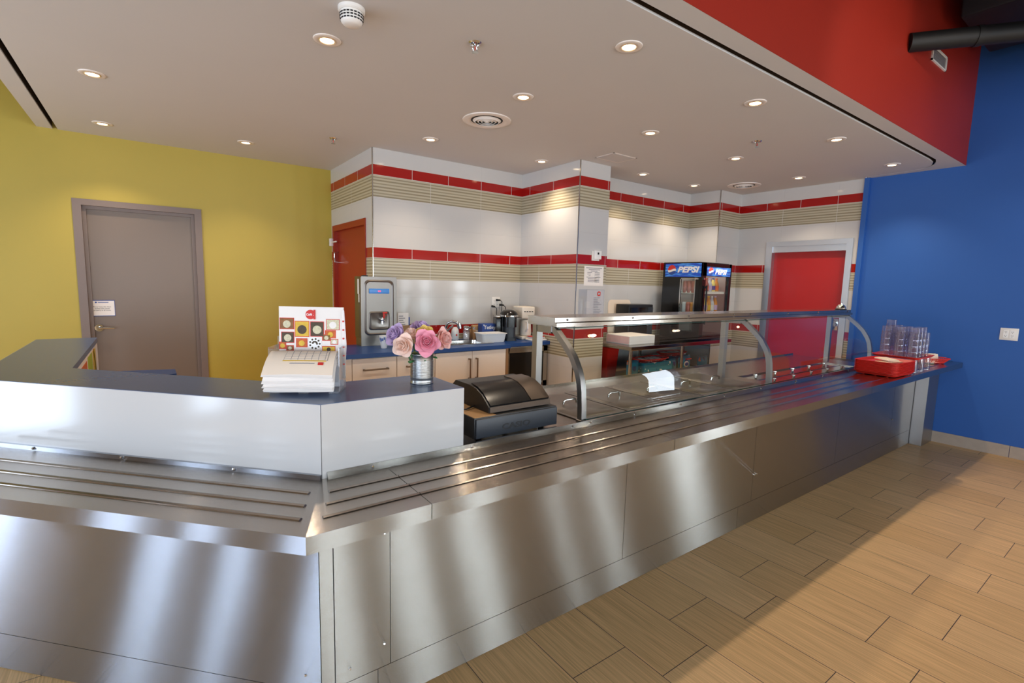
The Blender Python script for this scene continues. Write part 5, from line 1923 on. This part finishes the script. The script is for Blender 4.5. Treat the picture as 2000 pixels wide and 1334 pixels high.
def smooth_path(pts, n):
    out = []
    m = len(pts) - 1
    for i in range(n + 1):
        t_ = i / n * m
        j = min(int(t_), m - 1)
        f = t_ - j
        p0, p1, p2, p3 = pts[max(j - 1, 0)], pts[j], pts[j + 1], pts[min(j + 2, m)]
        out.append(tuple(.5 * ((2 * p1[a]) + (-p0[a] + p2[a]) * f + (2 * p0[a] - 5 * p1[a] + 4 * p2[a] - p3[a]) * f * f + (-p0[a] + 3 * p1[a] - 3 * p2[a] + p3[a]) * f ** 3) for a in range(2)))
    return out


NSH = 11
for k in range(NSH):
    path = smooth_path(curl(k), 26)
    dx = random.uniform(-.004, .004) if k else 0
    if k == 0:
        lab = 'top curled menu sheet with a printed table and yellow line'
    elif k == NSH - 1:
        lab = 'lowest white menu sheet at the bottom of the curled pile'
    else:
        lab = 'plain white sheet in the middle of the curled menu pile'
    s = thing('menu_sheet', lab, 'menu sheet', MH, MR, 'curled menu sheets in the holder')
    def fn(u, v, path=path, k=k, dx=dx):
        q = u * 26
        j = min(int(q), 25)
        a, b = path[j], path[j + 1]
        f = q - j
        y, z = a[0] + (b[0] - a[0]) * f, a[1] + (b[1] - a[1]) * f
        return (.008 + dx + .228 * v - .014 * u ** 2 * (1 - v) * 1.2, y, z + .003 * math.sin(v * PI + k) * u * u)
    obj('paper', MB().grid(fn, 26, 8, .0018 if k else .0008), M['cream_paper' if k == 0 else 'white_paper'], s, smooth=60)
    if k == 0:
        def pr(u0, u1, v0, v1, m, name, off=.0012):
            g = MB().grid(lambda a, b: Vector(fn(u0 + (u1 - u0) * a, v0 + (v1 - v0) * b)) + Vector((0, -off * .6, off)), 8, 4)
            return obj(name, g, M[m], s, smooth=60)
        tb = pr(.55, .79, .26, .90, 'grey_tx', 'table_border')
        pr(.56, .785, .265, .895, 'cream_paper', 'table_field', .0016)
        mb = MB()
        for i in range(6):
            u = .58 + i * .036
            mb.grid(lambda a, b, u=u: Vector(fn(u + .004 * a, .275 + .61 * b)) + Vector((0, -.0012, .0021)), 1, 8)
        for v in (.36, .46, .56, .66, .76, .86):
            mb.grid(lambda a, b, v=v: Vector(fn(.565 + .215 * a, v + .006 * b)) + Vector((0, -.0012, .0021)), 8, 1)
        obj('table_lines', mb, M['grey_tx'], s, smooth=0)
        pr(.790, .805, .25, .88, 'yellow', 'yellow_line', .0018)
        pr(.835, .845, .36, .72, 'grey_tx', 'text_line', .0016)
        pr(.82, .865, .77, .85, 'red_ink', 'small_logo', .0018)

# tin can with flowers
CB = Vector((.900, 1.862, ZC))
t = thing('tin_can_vase', 'ribbed silver tin can used as a flower vase', 'vase', CB)
pf = [(0, 0), (.0465, 0), (.048, .002), (.048, .006), (.0465, .008)]
z = .024
pf += [(.0465, .022)]
while z < .098:
    pf += [(.0476, z), (.0476, z + .0022), (.0456, z + .0034), (.0456, z + .0048)]
    z += .0064
pf += [(.0465, .104), (.0465, .118), (.048, .120), (.048, .124), (.0455, .124), (.0455, .006), (0, .006)]
obj('can', MB().lathe(pf, 40), M['tin'], t, smooth=50)


def rose(label, m, centre, direction, r, foot, seed, petals=16, leafm='green', open_=1.0):
    rnd = random.Random(seed)
    t = thing('paper_rose', label, 'flower', CB, 0, 'flowers in the tin can')
    c = Vector(centre)
    r *= 1.12
    q = Vector(direction).normalized().to_track_quat('Z', 'Y').to_matrix().to_4x4()
    q.translation = c
    mb = MB()
    ga = 2.4
    for k in range(petals):
        f = k / (petals - 1)
        a = k * ga + rnd.uniform(-.2, .2)
        rad = r * (.10 + .62 * f * open_)
        wdt = r * (.55 + .75 * f)
        hgt = r * (.75 + .25 * (1 - f))
        tilt = (.05 + 1.0 * f ** 1.3) * open_
        wob = rnd.uniform(.5, 1.5)

        def pet(u, v, rad=rad, wdt=wdt, hgt=hgt, tilt=tilt, wob=wob, a=a, f=f):
            s = (u - .5) * 2
            wv_ = wdt * (.35 + .65 * math.sin(min(v, .8) / .8 * PI * .5)) * (1 - .35 * max(0, v - .7) / .3)
            x = s * wv_ * .5
            bow = (1 - s * s)
            y = rad * (.25 + .75 * v) + hgt * v * v * math.sin(tilt) * .55 + (bow - 1) * wdt * .28 * (1 - .3 * f) + .012 * r * math.sin(6 * s * wob + 9 * f)
            zz = -r * .30 + hgt * v * math.cos(tilt * .8) - .20 * r * f * v + .03 * r * math.sin(5 * s * wob + k) * v + (-.12 * r * (v - .8) if v > .8 and f > .4 else 0)
            return (x * math.cos(a) - y * math.sin(a), x * math.sin(a) + y * math.cos(a), zz)
        mb.grid(pet, 7, 6, .0006, T=Matrix.Translation(-CB) @ q)
    mb.sphere(tuple(-CB + c - Vector(direction).normalized() * r * .12), r * .36, 12)
    obj('bloom', mb, M[m], t, smooth=70)
    base = c - Vector(direction).normalized() * r * .45
    ft = Vector(foot)
    st = [base - CB, (base * .6 + ft * .4 + Vector((0, 0, .01))) - CB, ft - CB]
    obj('stem', MB().tube(st, .0035, 6), M['green'], t)
    d = Vector(direction).normalized()
    side = d.cross(Vector((0, 0, 1))).normalized() if abs(d.z) < .95 else Vector((1, 0, 0))

    def leaf(u, v):
        s = (u - .5) * 2
        w_ = .013 * math.sin(PI * min(1, v * .95 + .03))
        p = (base.lerp(ft, .45) - CB) + side * (s * w_) + (d * .03 + Vector((0, 0, .010))) * v - Vector((0, 0, .018 * v * v)) + Vector((0, 0, .004 * (1 - s * s)))
        return p
    obj('leaf', MB().grid(leaf, 4, 8, .0005), M[leafm], t)
    return t


toc = Vector((-.43, -.86, .25))
rose('large bright pink rose at the front centre of the tin can', 'pink', (.893, 1.803, ZC + .178), toc, .052, (.90, 1.86, ZC + .01), 1, 18)
rose('blush white rose hanging to the left in the tin can', 'blush', (.812, 1.842, ZC + .164), (-.75, -.62, .1), .047, (.89, 1.865, ZC + .012), 2, 15)
rose('lilac rose at the upper left of the bunch', 'lilac', (.803, 1.905, ZC + .200), (-.85, -.35, .35), .047, (.885, 1.87, ZC + .014), 3, 15)
rose('pale pink rose on the right of the bunch', 'rosepale', (.985, 1.842, ZC + .182), (.40, -.8, .2), .050, (.91, 1.865, ZC + .012), 4, 16)
rose('small yellow rose peeking out behind the bright pink one', 'lemon', (.917, 1.868, ZC + .212), (-.2, -.75, .7), .034, (.905, 1.875, ZC + .014), 5, 12)
rose('lilac rose at the back top of the bunch', 'lilac', (.925, 1.925, ZC + .216), (.05, -.45, .8), .052, (.91, 1.875, ZC + .016), 6, 15)
rose('cream pink bud low at the left rim of the tin can', 'blush', (.862, 1.885, ZC + .206), (-.3, -.5, .8), .032, (.895, 1.88, ZC + .016), 7, 10, 'olive')

# ================================================================== CASH REGISTER
t = thing('cash_register', 'black cash register with cash drawer beside the white counter', 'cash register', (1.3, 1.95, ZT))
CX0, CX1, CY0, CY1 = 1.085, 1.545, 1.742, 2.14
dr = obj('cash_drawer', MB().box(CX0, CY0, ZT + .016, CX1, CY1, .972, .003), M['black'], t, world=True)
fr_ = obj('drawer_front', MB().box(CX0 + .004, CY0 - .012, ZT + .020, CX1 - .004, CY0, .968, .004), M['black2'], t, world=True)
text('lettering', 'CASIO', .036, M['black'], t, frame((1.30, CY0 - .0125, .918), (1, 0, 0), (0, 0, 1)), sx=1.5, bold=.001)
for x in (CX0 + .05, CX1 - .06):
    for y in (CY0 + .04, CY1 - .04):
        obj('foot', MB().cyl((x, y, ZT - .001), (x, y, ZT + .016), .014, 12), M['black'], t, world=True)
obj('drawer_top', MB().box(CX0 + .004, CY0 + .004, .972, 1.20, CY1 - .004, .9735), M['tan'], t, world=True, smooth=0, label='tan cardboard on the drawer')
# body with sloped keyboard hood
side = [(1.775, .976), (1.775, 1.000), (1.79, 1.012), (1.835, 1.045), (1.885, 1.066), (1.94, 1.074), (2.07, 1.074), (2.10, 1.05), (2.10, .976)]
obj('body', MB().extr_x(side, 1.180, 1.525), M['black'], t, world=True, smooth=50)
obj('front_strip', MB().strip([(1.776, .976), (1.776, 1.002)], .005, 1.184, 1.530), M['dark_steel'], t, world=True, smooth=0)
path = [(1.779, 1.004), (1.793, 1.015), (1.838, 1.0485), (1.887, 1.0695), (1.942, 1.0775)]
obj('keyboard_cover', MB().strip(path, .004, 1.19, 1.415), M['black_gloss'], t, world=True, smooth=50)
obj('printer_cover', MB().strip(path + [(2.0, 1.078)], .006, 1.417, 1.526), M['dark_steel'], t, world=True, smooth=50, label='grey metallic printer cover')
obj('paper_lever', MB().box(1.526, 1.80, 1.0, 1.536, 1.83, 1.015, .002), M['black'], t, world=True)
obj('cord', MB().tube([(1.18, 1.9, .982), (1.12, 1.87, .98), (1.06, 1.88, .985), (1.02, 1.92, .98)], .004, 6), M['cord'], t, world=True)

# ================================================================== TRAYS, CUPS, NAPKINS AT THE FAR END
def tray_mesh(a, b, h, r=.045):
    mb = MB()
    rings = [(a - .020, b - .020, 0), (a - .004, b - .004, h - .003), (a, b, h - .002), (a, b, h), (a - .006, b - .006, h), (a - .024, b - .024, .003)]
    pr = [[(x, y, z) for x, y in rrect(-p, -q, p, q, r - (a - p), 5)] for p, q, z in rings]
    n = len(pr[0])
    P = [v_ for r_ in pr for v_ in r_]
    F = [[i for i in range(n)]]
    for k in range(len(rings) - 1):
        F += [[k * n + i, k * n + (i + 1) % n, (k + 1) * n + (i + 1) % n, (k + 1) * n + i] for i in range(n)]
    F.append([(len(rings) - 1) * n + i for i in range(n)])
    return mb.poly(P, F)


TS = (5.00, 1.492)
TRZ = R(-3)
NT = 10
ordn = ['lowest', 'second', 'third', 'fourth', 'fifth', 'sixth', 'seventh', 'eighth', 'ninth', 'topmost']
tr0 = None
ZTR = ZT + .0055
for k in range(NT):
    lab = 'red cafeteria tray, the %s in the stack on the tray slide' % (ordn[k] if k in (0, 9) else ordn[k] + ' from the bottom')
    if tr0 is None:
        tr0 = obj('cafeteria_tray', tray_mesh(.205, .160, .024), M['red'], smooth=40)
        tag(tr0, lab, 'tray', 'stack of red cafeteria trays')
        tr0.location = (*TS, ZTR)
        tr0.rotation_euler = (0, 0, TRZ)
    else:
        dup(tr0, (TS[0] + random.uniform(-.001, .001), TS[1], ZTR + 0.0100 * k), TRZ, lab)
ztop = ZTR + 0.0100 * 9 + .024
o = obj('napkin', MB().box(-.085, -.055, 0, .085, .055, .006, .002).box(-.08, -.052, .006, .084, .05, .011, .002), M['napkin'])
tag(o, 'folded cream napkin lying flat on the stack of red trays', 'napkin', 'napkins on the tray stack')
o.location = (5.02, 1.47, ZTR + 0.0100 * 9 + .0035)
o.rotation_euler = (R(0), 0, R(-25))
o = dup(o, (5.03, 1.49, ZTR + 0.0100 * 9 + .0155), R(-14), 'upper folded cream napkin resting askew on the tray stack')
o.rotation_euler = (R(6), R(3), R(-10))
o.location.z += .006


# clear tumblers: an upside-down tumbler
def tumbler_mesh():
    mb = MB()
    n = 16
    prof = [(.0415, 0), (.0415, .006), (.0395, .010), (.0365, .106), (.035, .112), (.0, .112)]
    mb.lathe(prof, n)
    for z, r in ((.030, .0391), (.060, .0382)):
        mb.lathe([(r, z - .003), (r + .0022, z), (r, z + .003)], n)
    return mb


ZCT = ZT + .0055 + .112
TRC = (5.455, 1.50)
sup = None
for k, (dx, dy) in enumerate(((-.17, -.12), (0, -.12), (.17, -.12), (-.17, .11), (0, .11), (.17, .11))):
    lab = 'upside-down clear tumbler under the cup tray, %s row, %s' % ('front' if dy < 0 else 'rear', ('left', 'centre', 'right')[k % 3])
    if sup is None:
        sup = obj('tumbler', tumbler_mesh(), M['cup'], smooth=50)
        tag(sup, lab, 'tumbler', 'tumblers holding up the cup tray')
        sup.location = (TRC[0] + dx, TRC[1] + dy, ZT + .0055)
    else:
        dup(sup, (TRC[0] + dx, TRC[1] + dy, ZT + .0055), label=lab)
o = obj('cafeteria_tray', tray_mesh(.222, .182, .020), M['red'], smooth=40)
tag(o, 'red tray raised on tumblers, carrying the stacks of clear cups', 'tray')
o.location = (*TRC, ZCT + .0005)
cols = ['first', 'second', 'third', 'fourth']
rows = ['front', 'middle', 'rear']
hts = {(0, 0): 4, (1, 0): 4, (2, 0): 4, (3, 0): 3, (0, 1): 4, (1, 1): 4, (2, 1): 4, (3, 1): 3, (0, 2): 4, (1, 2): 5, (2, 2): 4, (3, 2): 4}
for (i, j), nh in hts.items():
    x = TRC[0] - .140 + i * .093
    y = TRC[1] - .105 + j * .100
    for k in range(nh):
        pos = 'bottom' if k == 0 else 'top' if k == nh - 1 else ('second', 'third', 'fourth')[k - 1] + ' from bottom'
        dup(sup, (x, y, ZCT + .004 + k * .052), label='clear tumbler, cup tray %s row, %s stack from left, %s' % (rows[j], cols[i], pos), group='stacked clear tumblers on the cup tray')

bk = basket('oval red basket of cream napkins at the tray slide end by the blue wall', (6.22, 1.505, ZT + .0055), R(-36), .185, .105, .045, 'red basket at the wall end')
o = obj('napkin_stack', MB().box(-.11, -.012, 0, .11, .012, .075, .004).box(-.108, .014, .002, .112, .03, .080, .004), M['napkin'])
tag(o, 'block of cream paper napkins standing in the red basket by the blue wall', 'napkin stack')
o.location = (6.27, 1.525, ZT + .0095)
o.rotation_euler = (R(-12), 0, R(-36))
o = obj('napkin', MB().box(-.07, -.03, 0, .07, .03, .010, .003), M['napkin'])
tag(o, 'loose cream napkin lying in front of the napkin block in the red basket', 'napkin')
o.location = (6.17, 1.475, ZT + .010)
o.rotation_euler = (R(10), 0, R(-30))
